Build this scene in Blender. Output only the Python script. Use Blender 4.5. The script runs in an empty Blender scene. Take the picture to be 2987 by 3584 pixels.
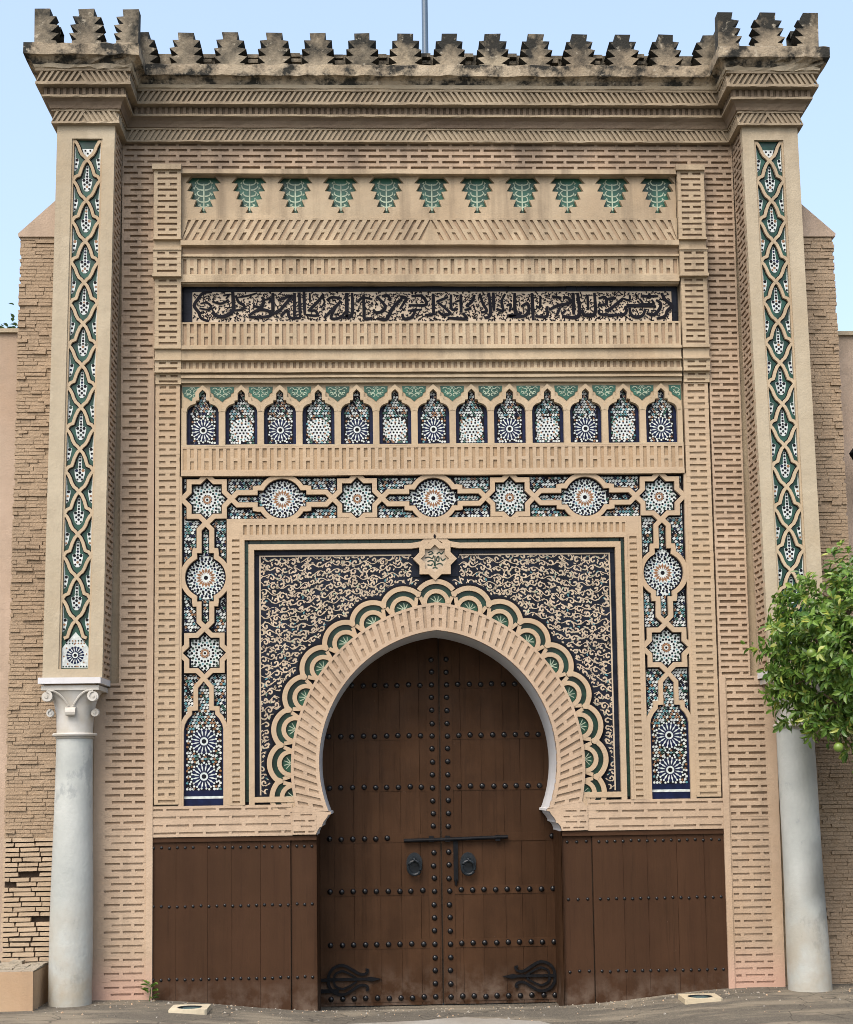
import bpy, math, random
from mathutils import Matrix, Vector
R_ = random.Random(7)
pi, sin, cos, sqrt = math.pi, math.sin, math.cos, math.sqrt
sc = bpy.context.scene
COL = sc.collection

# ------------------------------------------------------------------ camera
cam = bpy.data.cameras.new('camera')
cam.sensor_fit = 'HORIZONTAL'; cam.sensor_width = 36.0; cam.lens = 61.707
cam.shift_x = -0.01592; cam.shift_y = 0.15829
cam.clip_start = 0.1; cam.clip_end = 2000
camo = bpy.data.objects.new('camera', cam); COL.objects.link(camo)
rot = Matrix(((0.99922066, 0.01091854, -0.03793236),
              (-0.0367165, -0.09568387, -0.99473438),
              (-0.01449056, 0.99535189, -0.09520841)))
camo.matrix_world = Matrix.Translation((-0.43086, -12.0, 1.66)) @ rot.to_4x4()
sc.camera = camo

# ------------------------------------------------------------------ sky, sun, exposure
SUN_EL, SUN_AZ = math.radians(52), math.radians(208)      # azimuth clockwise from +Y (north)
w = bpy.data.worlds.new('World'); sc.world = w; w.use_nodes = True
nt = w.node_tree; bg = nt.nodes['Background']
sky = nt.nodes.new('ShaderNodeTexSky'); sky.sky_type = 'NISHITA'; sky.sun_disc = False
sky.sun_elevation = SUN_EL; sky.sun_rotation = SUN_AZ
sky.air_density = 1.0; sky.dust_density = 5.5; sky.ozone_density = 1.0
hz = nt.nodes.new('ShaderNodeMix'); hz.data_type = 'RGBA'; hz.inputs[0].default_value = 0.30
nt.links.new(sky.outputs[0], hz.inputs[6]); hz.inputs[7].default_value = (2.0, 2.42, 2.7, 1)     # even high haze over the whole sky
nt.links.new(hz.outputs[2], bg.inputs['Color']); bg.inputs['Strength'].default_value = 0.15
sun = bpy.data.lights.new('sun', 'SUN'); sun.energy = 0.55; sun.angle = math.radians(30); sun.color = (1.0, 0.95, 0.88)
suno = bpy.data.objects.new('sun', sun); COL.objects.link(suno)
sd = Vector((sin(SUN_AZ) * cos(SUN_EL), cos(SUN_AZ) * cos(SUN_EL), sin(SUN_EL)))
suno.rotation_euler = sd.to_track_quat('Z', 'Y').to_euler()
sc.view_settings.view_transform = 'Standard'; sc.view_settings.look = 'None'
sc.view_settings.gamma = 1.0; sc.view_settings.use_curve_mapping = False
sc.view_settings.exposure = 1.46
sc.cycles.pixel_filter_type = 'BLACKMAN_HARRIS'; sc.cycles.filter_width = 0.95

# ------------------------------------------------------------------ materials
MATS = {}
def nodes_of(name):
    m = bpy.data.materials.new(name); m.use_nodes = True; MATS[name] = m
    return m, m.node_tree, m.node_tree.nodes['Principled BSDF']
def N(t, typ, **kw):
    n = t.nodes.new(typ)
    for k, v in kw.items(): setattr(n, k, v)
    return n
def noise(t, vec, scale, detail=5, rough=0.55, stretch=None):
    n = N(t, 'ShaderNodeTexNoise'); n.inputs['Scale'].default_value = scale
    n.inputs['Detail'].default_value = detail; n.inputs['Roughness'].default_value = rough
    if stretch:
        mp = N(t, 'ShaderNodeMapping'); mp.inputs['Scale'].default_value = stretch
        t.links.new(vec, mp.inputs['Vector']); vec = mp.outputs[0]
    t.links.new(vec, n.inputs['Vector']); return n.outputs[0]
def rng(t, v, a, b, c=0.0, d=1.0):
    n = N(t, 'ShaderNodeMapRange'); n.clamp = True
    t.links.new(v, n.inputs[0])
    for i, x in enumerate((a, b, c, d)): n.inputs[i + 1].default_value = x
    return n.outputs[0]
def mth(t, op, a, b=None):
    n = N(t, 'ShaderNodeMath', operation=op)
    for i, x in enumerate((a, b)):
        if x is None: continue
        if isinstance(x, (int, float)): n.inputs[i].default_value = x
        else: t.links.new(x, n.inputs[i])
    return n.outputs[0]
def mix(t, fac, a, b):
    n = N(t, 'ShaderNodeMix', data_type='RGBA')
    if isinstance(fac, (int, float)): n.inputs[0].default_value = fac
    else: t.links.new(fac, n.inputs[0])
    for i, x in ((6, a), (7, b)):
        if isinstance(x, tuple): n.inputs[i].default_value = (*x, 1)
        else: t.links.new(x, n.inputs[i])
    return n.outputs[2]
def zcoord(t, pos):
    s = N(t, 'ShaderNodeSeparateXYZ'); t.links.new(pos, s.inputs[0]); return s.outputs[2]
def bump(t, b, h, strength, dist):
    n = N(t, 'ShaderNodeBump'); n.inputs['Strength'].default_value = strength; n.inputs['Distance'].default_value = dist
    t.links.new(h, n.inputs['Height']); t.links.new(n.outputs[0], b.inputs['Normal'])
def plaster(name, base, alt, dirt=(0.155, 0.122, 0.086), streak=0.5, ztop=(5.0, 7.6), topdirt=0.5, black=None, rough=0.9, bmp=0.35, pink=None):
    m, t, b = nodes_of(name)
    pos = N(t, 'ShaderNodeNewGeometry').outputs['Position']
    c = mix(t, rng(t, noise(t, pos, 1.3, 6), 0.38, 0.64), base, alt)
    c = mix(t, mth(t, 'MULTIPLY', rng(t, noise(t, pos, 0.75, 8, 0.66), 0.5, 0.7), 0.45), c, (base[0] * 0.80, base[1] * 0.70, base[2] * 0.58))
    c = mix(t, mth(t, 'MULTIPLY', rng(t, noise(t, pos, 3.4, 8, 0.7, (1, 1, 0.5)), 0.58, 0.7), 0.35), c, (base[0] * 0.60, base[1] * 0.58, base[2] * 0.56))
    c = mix(t, mth(t, 'MULTIPLY', rng(t, noise(t, pos, 14, 4), 0.45, 0.75), 0.35), c, tuple(x * 0.72 for x in base))
    st = rng(t, noise(t, pos, 1.0, 6, 0.6, (7, 7, 0.55)), 0.5, 0.72)
    zz = rng(t, zcoord(t, pos), ztop[0], ztop[1], 0.35, 1.0)
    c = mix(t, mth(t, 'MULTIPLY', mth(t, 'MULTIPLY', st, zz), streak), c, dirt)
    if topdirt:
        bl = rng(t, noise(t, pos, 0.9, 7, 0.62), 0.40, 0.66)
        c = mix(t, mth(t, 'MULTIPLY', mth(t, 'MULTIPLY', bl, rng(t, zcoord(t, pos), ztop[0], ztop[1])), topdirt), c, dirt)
    pt = rng(t, noise(t, pos, 2.3, 7, 0.6), 0.585, 0.615)
    c = mix(t, mth(t, 'MULTIPLY', pt, 0.22), c, tuple(min(1, x * 1.22) for x in base))
    if pink:
        c = mix(t, mth(t, 'MULTIPLY', rng(t, zcoord(t, pos), pink[1], pink[0]), 0.8), c, pink[2])
    if name in ('recess_brick', 'band_brick', 'exposed_brick', 'rough_brick', 'voussoir_brick', 'frame_brick', 'cornice_plaster'):
        ro = N(t, 'ShaderNodeObjectInfo').outputs['Random']
        c = mix(t, mth(t, 'MULTIPLY', ro, 0.38), c, tuple(x * 0.62 for x in base))
    if black:
        nz_ = noise(t, pos, 5.0, 8, 0.68)
        if len(black) > 2: nz_ = mth(t, 'ADD', nz_, mth(t, 'MULTIPLY', rng(t, zcoord(t, pos), 7.74, 8.0), black[2]))
        k = rng(t, nz_, black[0], black[1])
        c = mix(t, k, c, (0.022, 0.022, 0.019))
        k2 = rng(t, noise(t, pos, 17.0, 5, 0.6), 0.60, 0.68)
        c = mix(t, mth(t, 'MULTIPLY', k2, 0.5), c, (0.42, 0.38, 0.30))
    t.links.new(c, b.inputs['Base Color']); b.inputs['Roughness'].default_value = rough
    b.inputs['Specular IOR Level'].default_value = 0.2
    h = mth(t, 'ADD', noise(t, pos, 60, 5), mth(t, 'MULTIPLY', noise(t, pos, 9, 4), 1.6))
    bump(t, b, h, bmp, 0.008); return m
CREAM, CREAM2 = (0.405, 0.332, 0.232), (0.355, 0.278, 0.188)
plaster('plaster', CREAM, CREAM2, streak=0.85, topdirt=0.55, ztop=(4.6, 6.9))
plaster('pier_plaster', (0.375, 0.327, 0.243), (0.335, 0.286, 0.207), streak=0.35, topdirt=0.3)
plaster('relief', (0.405, 0.312, 0.226), (0.35, 0.262, 0.186), streak=0.7, topdirt=1.0, ztop=(3.0, 6.2), dirt=(0.135, 0.107, 0.083), pink=(0.05, 0.36, (0.42, 0.265, 0.205)))
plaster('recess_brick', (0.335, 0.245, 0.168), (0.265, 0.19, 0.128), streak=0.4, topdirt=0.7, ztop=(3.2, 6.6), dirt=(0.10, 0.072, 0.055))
plaster('band_brick', (0.355, 0.268, 0.184), (0.30, 0.218, 0.147), streak=0.5, topdirt=0.5)
plaster('frame_brick', (0.36, 0.262, 0.165), (0.30, 0.215, 0.135), streak=0.3, topdirt=0.3)
plaster('voussoir_brick', (0.36, 0.275, 0.195), (0.29, 0.215, 0.15), streak=0.3, topdirt=0)
plaster('lichen_shade_black', (0.05, 0.048, 0.04), (0.03, 0.03, 0.026), streak=0, topdirt=0, bmp=0.8)  # merlon sides: lichen black plus the shade under each tier, painted as colour
plaster('frame_plaster', (0.385, 0.295, 0.20), (0.36, 0.282, 0.20), streak=0.35, topdirt=0.3)
plaster('cornice_plaster', (0.35, 0.293, 0.21), (0.28, 0.226, 0.158), streak=0.7, ztop=(6.5, 7.3), topdirt=0.7)
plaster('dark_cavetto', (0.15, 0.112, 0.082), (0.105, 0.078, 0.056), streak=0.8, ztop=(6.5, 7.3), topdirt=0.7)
plaster('lichen_plaster', (0.27, 0.235, 0.175), (0.20, 0.175, 0.13), streak=0.5, black=(0.41, 0.68, 0.13), bmp=0.8)
plaster('stained_slab', (0.37, 0.315, 0.23), (0.28, 0.235, 0.17), streak=0.6, black=(0.45, 0.58), bmp=0.8)
plaster('merlon_plaster', (0.31, 0.265, 0.19), (0.24, 0.20, 0.145), streak=0.4, black=(0.46, 0.70, 0.24), bmp=0.8)
plaster('white_reveal', (0.54, 0.55, 0.57), (0.48, 0.49, 0.51), dirt=(0.45, 0.42, 0.4), streak=0.2, topdirt=0, bmp=0.1)
plaster('rough_brick', (0.345, 0.262, 0.18), (0.28, 0.21, 0.145), streak=0.35, topdirt=0.35, bmp=0.9)
plaster('rough_mortar', (0.27, 0.205, 0.14), (0.21, 0.157, 0.107), streak=0.3, bmp=0.9)
plaster('exposed_brick', (0.42, 0.335, 0.24), (0.37, 0.28, 0.195), streak=0.1, topdirt=0, bmp=0.6)
plaster('deep_joint', (0.05, 0.036, 0.026), (0.035, 0.026, 0.02), streak=0, topdirt=0, bmp=0.5)
plaster('side_wall', (0.41, 0.32, 0.25), (0.35, 0.275, 0.21), streak=0.4, ztop=(2, 5.8), topdirt=0.3)
plaster('block_paint', (0.40, 0.275, 0.17), (0.37, 0.27, 0.175), dirt=(0.22, 0.16, 0.11), streak=0.4, ztop=(-1, 0.2), topdirt=0.3)
plaster('grey_mortar', (0.32, 0.29, 0.23), (0.25, 0.22, 0.18), streak=0.2, topdirt=0, bmp=1.0)
plaster('lamp_stone', (0.50, 0.445, 0.325), (0.42, 0.37, 0.27), dirt=(0.2, 0.17, 0.13), streak=0.3, ztop=(-1, 0), topdirt=0)

def simple(name, col, rough=0.5, spec=0.5, var=0.0, vs=6.0, metal=0.0, bmp=0.0, bs=40):
    m, t, b = nodes_of(name)
    b.inputs['Roughness'].default_value = rough; b.inputs['Specular IOR Level'].default_value = spec
    b.inputs['Metallic'].default_value = metal
    pos = N(t, 'ShaderNodeNewGeometry').outputs['Position']
    if var:
        c = mix(t, rng(t, noise(t, pos, vs, 5), 0.35, 0.65), tuple(x * (1 - var) for x in col), tuple(min(1, x * (1 + var)) for x in col))
        t.links.new(c, b.inputs['Base Color'])
    else: b.inputs['Base Color'].default_value = (*col, 1)
    if bmp: bump(t, b, noise(t, pos, bs, 4), bmp, 0.004)
    return m
simple('tile_white', (0.43, 0.47, 0.465), 0.3, 0.3, 0.2, 30)
simple('tile_cream', (0.37, 0.305, 0.225), 0.45, 0.35, 0.15, 12)
simple('tile_black', (0.006, 0.006, 0.009), 0.5, 0.07, 0.3, 8)
simple('tile_slate', (0.008, 0.0105, 0.018), 0.4, 0.10, 0.4, 6)
simple('tile_blue', (0.0045, 0.0085, 0.034), 0.35, 0.15, 0.3, 20)
simple('tile_sky', (0.045, 0.17, 0.20), 0.28, 0.5, 0.3, 20)
simple('tile_green', (0.006, 0.026, 0.017), 0.3, 0.3, 0.45, 9)
simple('tile_pine', (0.013, 0.050, 0.037), 0.3, 0.25, 0.4, 9)
simple('tile_fan', (0.008, 0.045, 0.026), 0.35, 0.3, 0.45, 6)
simple('tile_emerald', (0.011, 0.066, 0.043), 0.35, 0.35, 0.45, 6)
simple('tile_ochre', (0.17, 0.075, 0.022), 0.3, 0.5, 0.25, 20)
simple('tile_mint', (0.27, 0.33, 0.245), 0.38, 0.35, 0.25, 8)
simple('iron', (0.005, 0.0055, 0.007), 0.5, 0.12, 0.3, 30)
simple('stud_iron', (0.005, 0.0055, 0.007), 0.26, 0.4)
simple('iron_blue', (0.010, 0.014, 0.018), 0.4, 0.25, 0.3, 30)
simple('pole_paint', (0.06, 0.10, 0.15), 0.4, 0.5)
simple('lens_glass', (0.10, 0.16, 0.16), 0.12, 0.5)
simple('bark', (0.10, 0.075, 0.05), 0.9, 0.2, 0.3, 30, bmp=0.6)
simple('fruit', (0.09, 0.14, 0.022), 0.4, 0.5, 0.4, 6)
simple('fruit_orange', (0.28, 0.19, 0.05), 0.4, 0.5, 0.3, 8)
simple('petal', (0.62, 0.52, 0.60), 0.6, 0.3)

def wood(name, base, alt, gap=0.5):
    m, t, b = nodes_of(name)
    pos = N(t, 'ShaderNodeNewGeometry').outputs['Position']
    rnd = N(t, 'ShaderNodeObjectInfo').outputs['Random']
    c = mix(t, rng(t, noise(t, pos, 1.0, 7, 0.65, (11, 11, 0.7)), 0.35, 0.68), base, alt)
    c = mix(t, mth(t, 'MULTIPLY', rnd, 0.5), c, tuple(x * 0.68 for x in base))
    c = mix(t, mth(t, 'MULTIPLY', rng(t, noise(t, pos, 1.7, 7, 0.65), 0.45, 0.7), 0.45), c, tuple(x * 1.55 for x in alt))
    c = mix(t, mth(t, 'MULTIPLY', rng(t, noise(t, pos, 1.0, 8, 0.7, (30, 30, 1.1)), 0.56, 0.7), 0.5), c, tuple(x * 0.45 for x in base))
    d = mth(t, 'MULTIPLY', rng(t, zcoord(t, pos), 0.18, -0.1), rng(t, noise(t, pos, 7, 6, 0.65), 0.42, 0.66))
    c = mix(t, mth(t, 'MULTIPLY', d, 0.55), c, (0.15, 0.115, 0.09))
    sp = rng(t, noise(t, pos, 38, 3), 0.74, 0.80)
    c = mix(t, mth(t, 'MULTIPLY', sp, 0.25), c, (0.25, 0.19, 0.15))
    t.links.new(c, b.inputs['Base Color'])
    t.links.new(rng(t, noise(t, pos, 5, 4), 0.3, 0.7, 0.52, 0.72), b.inputs['Roughness'])
    b.inputs['Specular IOR Level'].default_value = 0.1
    bump(t, b, noise(t, pos, 3.0, 6, 0.6, (22, 22, 0.8)), 0.25, 0.004)
wood('door_wood', (0.036, 0.0172, 0.0080), (0.050, 0.0248, 0.0122))
wood('dado_wood', (0.047, 0.0235, 0.0120), (0.038, 0.0185, 0.0098))

def marble():
    m, t, b = nodes_of('marble')
    pos = N(t, 'ShaderNodeNewGeometry').outputs['Position']
    c = mix(t, rng(t, noise(t, pos, 2.2, 7, 0.6), 0.36, 0.64), (0.30, 0.322, 0.308), (0.385, 0.405, 0.388))
    v = rng(t, noise(t, pos, 3.2, 9, 0.68, (1, 1, 0.6)), 0.57, 0.63)
    c = mix(t, mth(t, 'MULTIPLY', v, 0.5), c, (0.17, 0.195, 0.20))
    g = mth(t, 'MULTIPLY', rng(t, zcoord(t, pos), 1.0, 0.1), rng(t, noise(t, pos, 3.5, 6), 0.36, 0.6))
    c = mix(t, mth(t, 'MULTIPLY', g, 0.75), c, (0.30, 0.26, 0.19))
    sx = N(t, 'ShaderNodeSeparateXYZ'); t.links.new(pos, sx.inputs[0])
    wv = mth(t, 'ADD', zcoord(t, pos), mth(t, 'MULTIPLY', noise(t, pos, 2.5, 5), 0.5))
    band = mth(t, 'MULTIPLY', rng(t, wv, 0.80, 1.0), rng(t, wv, 1.42, 1.12))
    band = mth(t, 'MULTIPLY', band, rng(t, sx.outputs[0], 2.85, 3.0))
    c = mix(t, mth(t, 'MULTIPLY', band, 0.8), c, (0.13, 0.135, 0.125))
    t.links.new(c, b.inputs['Base Color']); b.inputs['Roughness'].default_value = 0.55
    b.inputs['Specular IOR Level'].default_value = 0.35
    bump(t, b, mth(t, 'ADD', noise(t, pos, 30, 5), mth(t, 'MULTIPLY', noise(t, pos, 7, 4), 1.2)), 0.35, 0.010)
marble()
def cap_marble():
    m, t, b = nodes_of('capital_marble')
    pos = N(t, 'ShaderNodeNewGeometry').outputs['Position']
    c = mix(t, rng(t, noise(t, pos, 6, 6), 0.35, 0.65), (0.46, 0.46, 0.44), (0.37, 0.345, 0.295))
    t.links.new(c, b.inputs['Base Color']); b.inputs['Roughness'].default_value = 0.6
    bump(t, b, noise(t, pos, 40, 5), 0.3, 0.005)
cap_marble()
def ground_mat():
    m, t, b = nodes_of('asphalt')
    pos = N(t, 'ShaderNodeNewGeometry').outputs['Position']
    c = mix(t, rng(t, noise(t, pos, 45, 5, 0.7), 0.35, 0.7), (0.080, 0.072, 0.058), (0.13, 0.116, 0.092))
    s = rng(t, noise(t, pos, 0.9, 7, 0.6, (1, 3.5, 1)), 0.48, 0.60)
    c = mix(t, mth(t, 'MULTIPLY', s, 0.7), c, (0.225, 0.195, 0.145))
    s2 = rng(t, noise(t, pos, 3.2, 6, 0.65, (1, 2.5, 1)), 0.56, 0.66)
    c = mix(t, mth(t, 'MULTIPLY', s2, 0.5), c, (0.06, 0.052, 0.042))
    t.links.new(c, b.inputs['Base Color']); b.inputs['Roughness'].default_value = 0.9
    b.inputs['Specular IOR Level'].default_value = 0.25
    cr = N(t, 'ShaderNodeTexVoronoi', feature='DISTANCE_TO_EDGE'); cr.inputs['Scale'].default_value = 0.9
    wp = N(t, 'ShaderNodeVectorMath', operation='ADD'); nn = N(t, 'ShaderNodeTexNoise'); nn.inputs['Scale'].default_value = 2.0; t.links.new(pos, nn.inputs['Vector']); t.links.new(pos, wp.inputs[0]); t.links.new(nn.outputs['Color'], wp.inputs[1]); t.links.new(wp.outputs[0], cr.inputs['Vector'])
    c = mix(t, rng(t, cr.outputs['Distance'], 0.012, 0.0, 0.0, 0.75), c, (0.03, 0.027, 0.022))
    c = mix(t, mth(t, 'MULTIPLY', rng(t, noise(t, pos, 90, 3), 0.62, 0.72), 0.5), c, (0.26, 0.235, 0.19))
    t.links.new(c, b.inputs['Base Color'])
    bump(t, b, mth(t, 'ADD', noise(t, pos, 140, 4), noise(t, pos, 25, 4)), 0.6, 0.01)
ground_mat()
plaster('pale_screed', (0.27, 0.258, 0.23), (0.20, 0.187, 0.16), streak=0, topdirt=0, bmp=0.5)
def leafmat(name, a, b_, c_):
    m, t, b = nodes_of(name)
    rn = N(t, 'ShaderNodeNewGeometry').outputs['Random Per Island']
    ro = N(t, 'ShaderNodeObjectInfo').outputs['Random']
    r2 = mth(t, 'FRACT', mth(t, 'ADD', rn, ro))
    c = mix(t, rng(t, r2, 0.0, 0.7), a, b_)
    c = mix(t, rng(t, r2, 0.86, 1.0), c, c_)
    t.links.new(c, b.inputs['Base Color']); b.inputs['Roughness'].default_value = 0.38
    b.inputs['Transmission Weight'].default_value = 0.0
    tr = N(t, 'ShaderNodeBsdfTranslucent'); t.links.new(c, tr.inputs['Color'])
    ms = N(t, 'ShaderNodeMixShader'); ms.inputs[0].default_value = 0.3
    out = t.nodes['Material Output']
    t.links.new(b.outputs[0], ms.inputs[1]); t.links.new(tr.outputs[0], ms.inputs[2]); t.links.new(ms.outputs[0], out.inputs[0])
leafmat('citrus_leaf', (0.045, 0.115, 0.018), (0.145, 0.25, 0.040), (0.34, 0.36, 0.07))
leafmat('shrub_leaf', (0.025, 0.07, 0.022), (0.07, 0.13, 0.04), (0.16, 0.22, 0.09))

# ------------------------------------------------------------------ mesh helpers
def F0(u, v, d): return (u, -d, v)                    # main wall frame: u = X, v = Z, d = out of the wall
PIER_Y = -0.342
def lean(z): return 0.0155 * (7.2 - z)
def FPL(u, v, d): return (u - lean(v), PIER_Y - d, v)
def FPR(u, v, d): return (u + lean(v), PIER_Y - d, v)
def FSL(u, v, d): return (-2.60 - lean(v) + d, u, v)  # inner side of left pier, u = Y
def FSR(u, v, d): return (2.60 + lean(v) - d, u, v)

class MB:
    def __init__(s): s.v = []; s.f = []; s.m = []; s.mats = []; s.smooth = False
    def mi(s, name):
        if name not in s.mats: s.mats.append(name)
        return s.mats.index(name)
    def face(s, pts, mat):
        n = len(s.v); s.v += pts; s.f.append(tuple(range(n, n + len(pts)))); s.m.append(s.mi(mat))
    def build(s, name, parent=None, smooth=False, kind=None, label=None):
        me = bpy.data.meshes.new(name); me.from_pydata(s.v, [], s.f)
        for mn in s.mats: me.materials.append(MATS[mn])
        if len(s.mats) > 1: me.polygons.foreach_set('material_index', s.m)
        if smooth: me.polygons.foreach_set('use_smooth', [True] * len(s.f))
        me.update()
        return link(name, me, parent, kind, label)
def link(name, me, parent=None, kind=None, label=None):
    o = bpy.data.objects.new(name, me); COL.objects.link(o)
    if parent: o.parent = parent
    if kind: o['kind'] = kind
    if label: o['label'] = label
    return o
def thing(name, label, cat, loc=(0, 0, 0), group=None):
    o = bpy.data.objects.new(name, None); COL.objects.link(o); o.location = loc
    o.empty_display_size = 0.1
    tag(o, label, cat, group); return o
def tag(o, label, cat, group=None, kind=None):
    o['label'] = label; o['category'] = cat
    if group: o['group'] = group
    if kind: o['kind'] = kind
def area(p): return 0.5 * sum(p[i][0] * p[(i + 1) % len(p)][1] - p[(i + 1) % len(p)][0] * p[i][1] for i in range(len(p)))
def prism(m, F, poly, d0, d1, mat, side=None):
    ar = area(poly)
    if abs(ar) < 1e-7: return
    if ar < 0: poly = poly[::-1]
    m.face([F(u, v, d1) for u, v in poly], mat)
    k = len(poly)
    for i in range(k):
        a, b = poly[i], poly[(i + 1) % k]
        m.face([F(a[0], a[1], d0), F(b[0], b[1], d0), F(b[0], b[1], d1), F(a[0], a[1], d1)], side or mat)
def fbox(m, F, u0, u1, v0, v1, d0, d1, mat): prism(m, F, [(u0, v0), (u1, v0), (u1, v1), (u0, v1)], d0, d1, mat)
def jbox(m, F, u0, u1, v0, v1, d0, d1, mat, j=0.002):
    r = lambda: R_.uniform(-j, j)
    prism(m, F, [(u0 + r(), v0 + r()), (u1 + r(), v0 + r()), (u1 + r(), v1 + r()), (u0 + r(), v1 + r())], d0, d1 + r() * 0.5, mat)
def flat(m, F, poly, d, mat):
    if area(poly) < 0: poly = poly[::-1]
    m.face([F(u, v, d) for u, v in poly], mat)
def box3(m, x0, x1, y0, y1, z0, z1, mat):
    p = [(x, y, z) for z in (z0, z1) for y in (y0, y1) for x in (x0, x1)]
    for q in ((0, 1, 5, 4), (1, 3, 7, 5), (3, 2, 6, 7), (2, 0, 4, 6), (4, 5, 7, 6), (2, 3, 1, 0)): m.face([p[i] for i in q], mat)
def miter(pts, closed):
    k = len(pts); out = []
    for i in range(k):
        p = pts[i]
        a = pts[i - 1] if (i > 0 or closed) else None
        b = pts[(i + 1) % k] if (i < k - 1 or closed) else None
        def nrm(s, e):
            dx, dz = e[0] - s[0], e[1] - s[1]; L = sqrt(dx * dx + dz * dz) or 1e-9
            return (-dz / L, dx / L)
        if a is None: n = nrm(p, b)
        elif b is None: n = nrm(a, p)
        else:
            n1, n2 = nrm(a, p), nrm(p, b); sx, sz = n1[0] + n2[0], n1[1] + n2[1]
            q = 1 + n1[0] * n2[0] + n1[1] * n2[1]; q = max(q, 0.35)
            n = (sx / q, sz / q)
        out.append(n)
    return out
def ribbon(m, F, pts, wd, d0, d1, mat, closed=False, sides=True):
    ns = miter(pts, closed); k = len(pts)
    W = wd if callable(wd) else (lambda t: wd)
    L = [(p[0] + n[0] * W(i / max(1, k - 1)) / 2, p[1] + n[1] * W(i / max(1, k - 1)) / 2) for i, (p, n) in enumerate(zip(pts, ns))]
    Rr = [(p[0] - n[0] * W(i / max(1, k - 1)) / 2, p[1] - n[1] * W(i / max(1, k - 1)) / 2) for i, (p, n) in enumerate(zip(pts, ns))]
    for i in range(k if closed else k - 1):
        j = (i + 1) % k
        m.face([F(*Rr[i], d1), F(*Rr[j], d1), F(*L[j], d1), F(*L[i], d1)], mat)
        if sides:
            m.face([F(*L[i], d1), F(*L[j], d1), F(*L[j], d0), F(*L[i], d0)], mat)
            m.face([F(*Rr[i], d0), F(*Rr[j], d0), F(*Rr[j], d1), F(*Rr[i], d1)], mat)
    if sides and not closed:
        for i in (0, k - 1): m.face([F(*L[i], d0), F(*Rr[i], d0), F(*Rr[i], d1), F(*L[i], d1)], mat)
def smooth_path(p, n=5):
    out = []; k = len(p)
    for i in range(k - 1):
        a, b, c, d = p[max(0, i - 1)], p[i], p[i + 1], p[min(k - 1, i + 2)]
        for s in range(n):
            t = s / n
            out.append(tuple(0.5 * (2 * b[q] + (c[q] - a[q]) * t + (2 * a[q] - 5 * b[q] + 4 * c[q] - d[q]) * t * t + (3 * b[q] - a[q] - 3 * c[q] + d[q]) * t ** 3) for q in (0, 1)))
    out.append(p[-1]); return out
def lathe(m, prof, cx, cy, mat, n=28, z0=0, sq=None):
    rings = []
    for r, z in prof:
        rings.append([(cx + r * cos(2 * pi * i / n), cy + r * sin(2 * pi * i / n), z0 + z) for i in range(n)])
    for a, b in zip(rings, rings[1:]):
        for i in range(n): m.face([a[i], a[(i + 1) % n], b[(i + 1) % n], b[i]], mat)
    m.face(rings[0][::-1], mat); m.face(rings[-1], mat)
def tube(m, pts, r, mat, n=8, cap=True):
    P = [Vector(p) for p in pts]; rings = []
    for i, p in enumerate(P):
        t = (P[min(i + 1, len(P) - 1)] - P[max(i - 1, 0)]).normalized()
        a = t.cross(Vector((0, 0, 1)) if abs(t.z) < 0.9 else Vector((1, 0, 0))).normalized(); b = t.cross(a)
        rr = r(i / max(1, len(P) - 1)) if callable(r) else r
        rings.append([tuple(p + a * (rr * cos(2 * pi * k / n)) + b * (rr * sin(2 * pi * k / n))) for k in range(n)])
    for a, b in zip(rings, rings[1:]):
        for i in range(n): m.face([a[i], a[(i + 1) % n], b[(i + 1) % n], b[i]], mat)
    if cap: m.face(rings[0][::-1], mat); m.face(rings[-1], mat)
def weld(o, dist=1e-5, smooth=True, angle=0.7):
    import bmesh
    b = bmesh.new(); b.from_mesh(o.data); bmesh.ops.remove_doubles(b, verts=b.verts, dist=dist)
    bmesh.ops.recalc_face_normals(b, faces=b.faces)
    for f in b.faces: f.smooth = smooth
    for e in b.edges:
        if len(e.link_faces) == 2 and e.calc_face_angle(0) > angle: e.smooth = False
    b.to_mesh(o.data); b.free(); return o

# piece registry: (poly in u,v ; frame ; d0 ; d1 ; weight), kept per kind; the 300 largest become objects
PIECES = {}
def piece(kind, F, poly, d0, d1, mat, wgt=1.0):
    if abs(area(poly)) < 1e-5: return
    PIECES.setdefault(kind, []).append((abs(area(poly)) * wgt, poly, F, d0, d1, mat))
def bake_pieces(kind, parent, rest_name, limit=300):
    L = sorted(PIECES.get(kind, []), key=lambda a: -a[0]); cache = {}
    for a, poly, F, d0, d1, mat in L[:limit]:
        u0, v0 = poly[0]
        o0 = F(u0, v0, 0)
        key = (tuple((round(u - u0, 3), round(v - v0, 3)) for u, v in poly), F.__name__, round(d0, 3), round(d1, 3), mat)
        if key not in cache or F.__name__ not in ('F0',):
            m = MB(); prism(m, F, poly, d0, d1, mat)
            m.v = [(x - o0[0], y - o0[1], z - o0[2]) for x, y, z in m.v]
            me = bpy.data.meshes.new(kind); me.from_pydata(m.v, [], m.f); me.materials.append(MATS[mat]); me.update()
            cache[key] = me
        o = link(kind, cache[key], parent); o.location = o0
    if len(L) > limit:
        m = MB()
        for a, poly, F, d0, d1, mat in L[limit:]: prism(m, F, poly, d0, d1, mat)
        m.build(rest_name, parent, kind='stuff')

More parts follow.
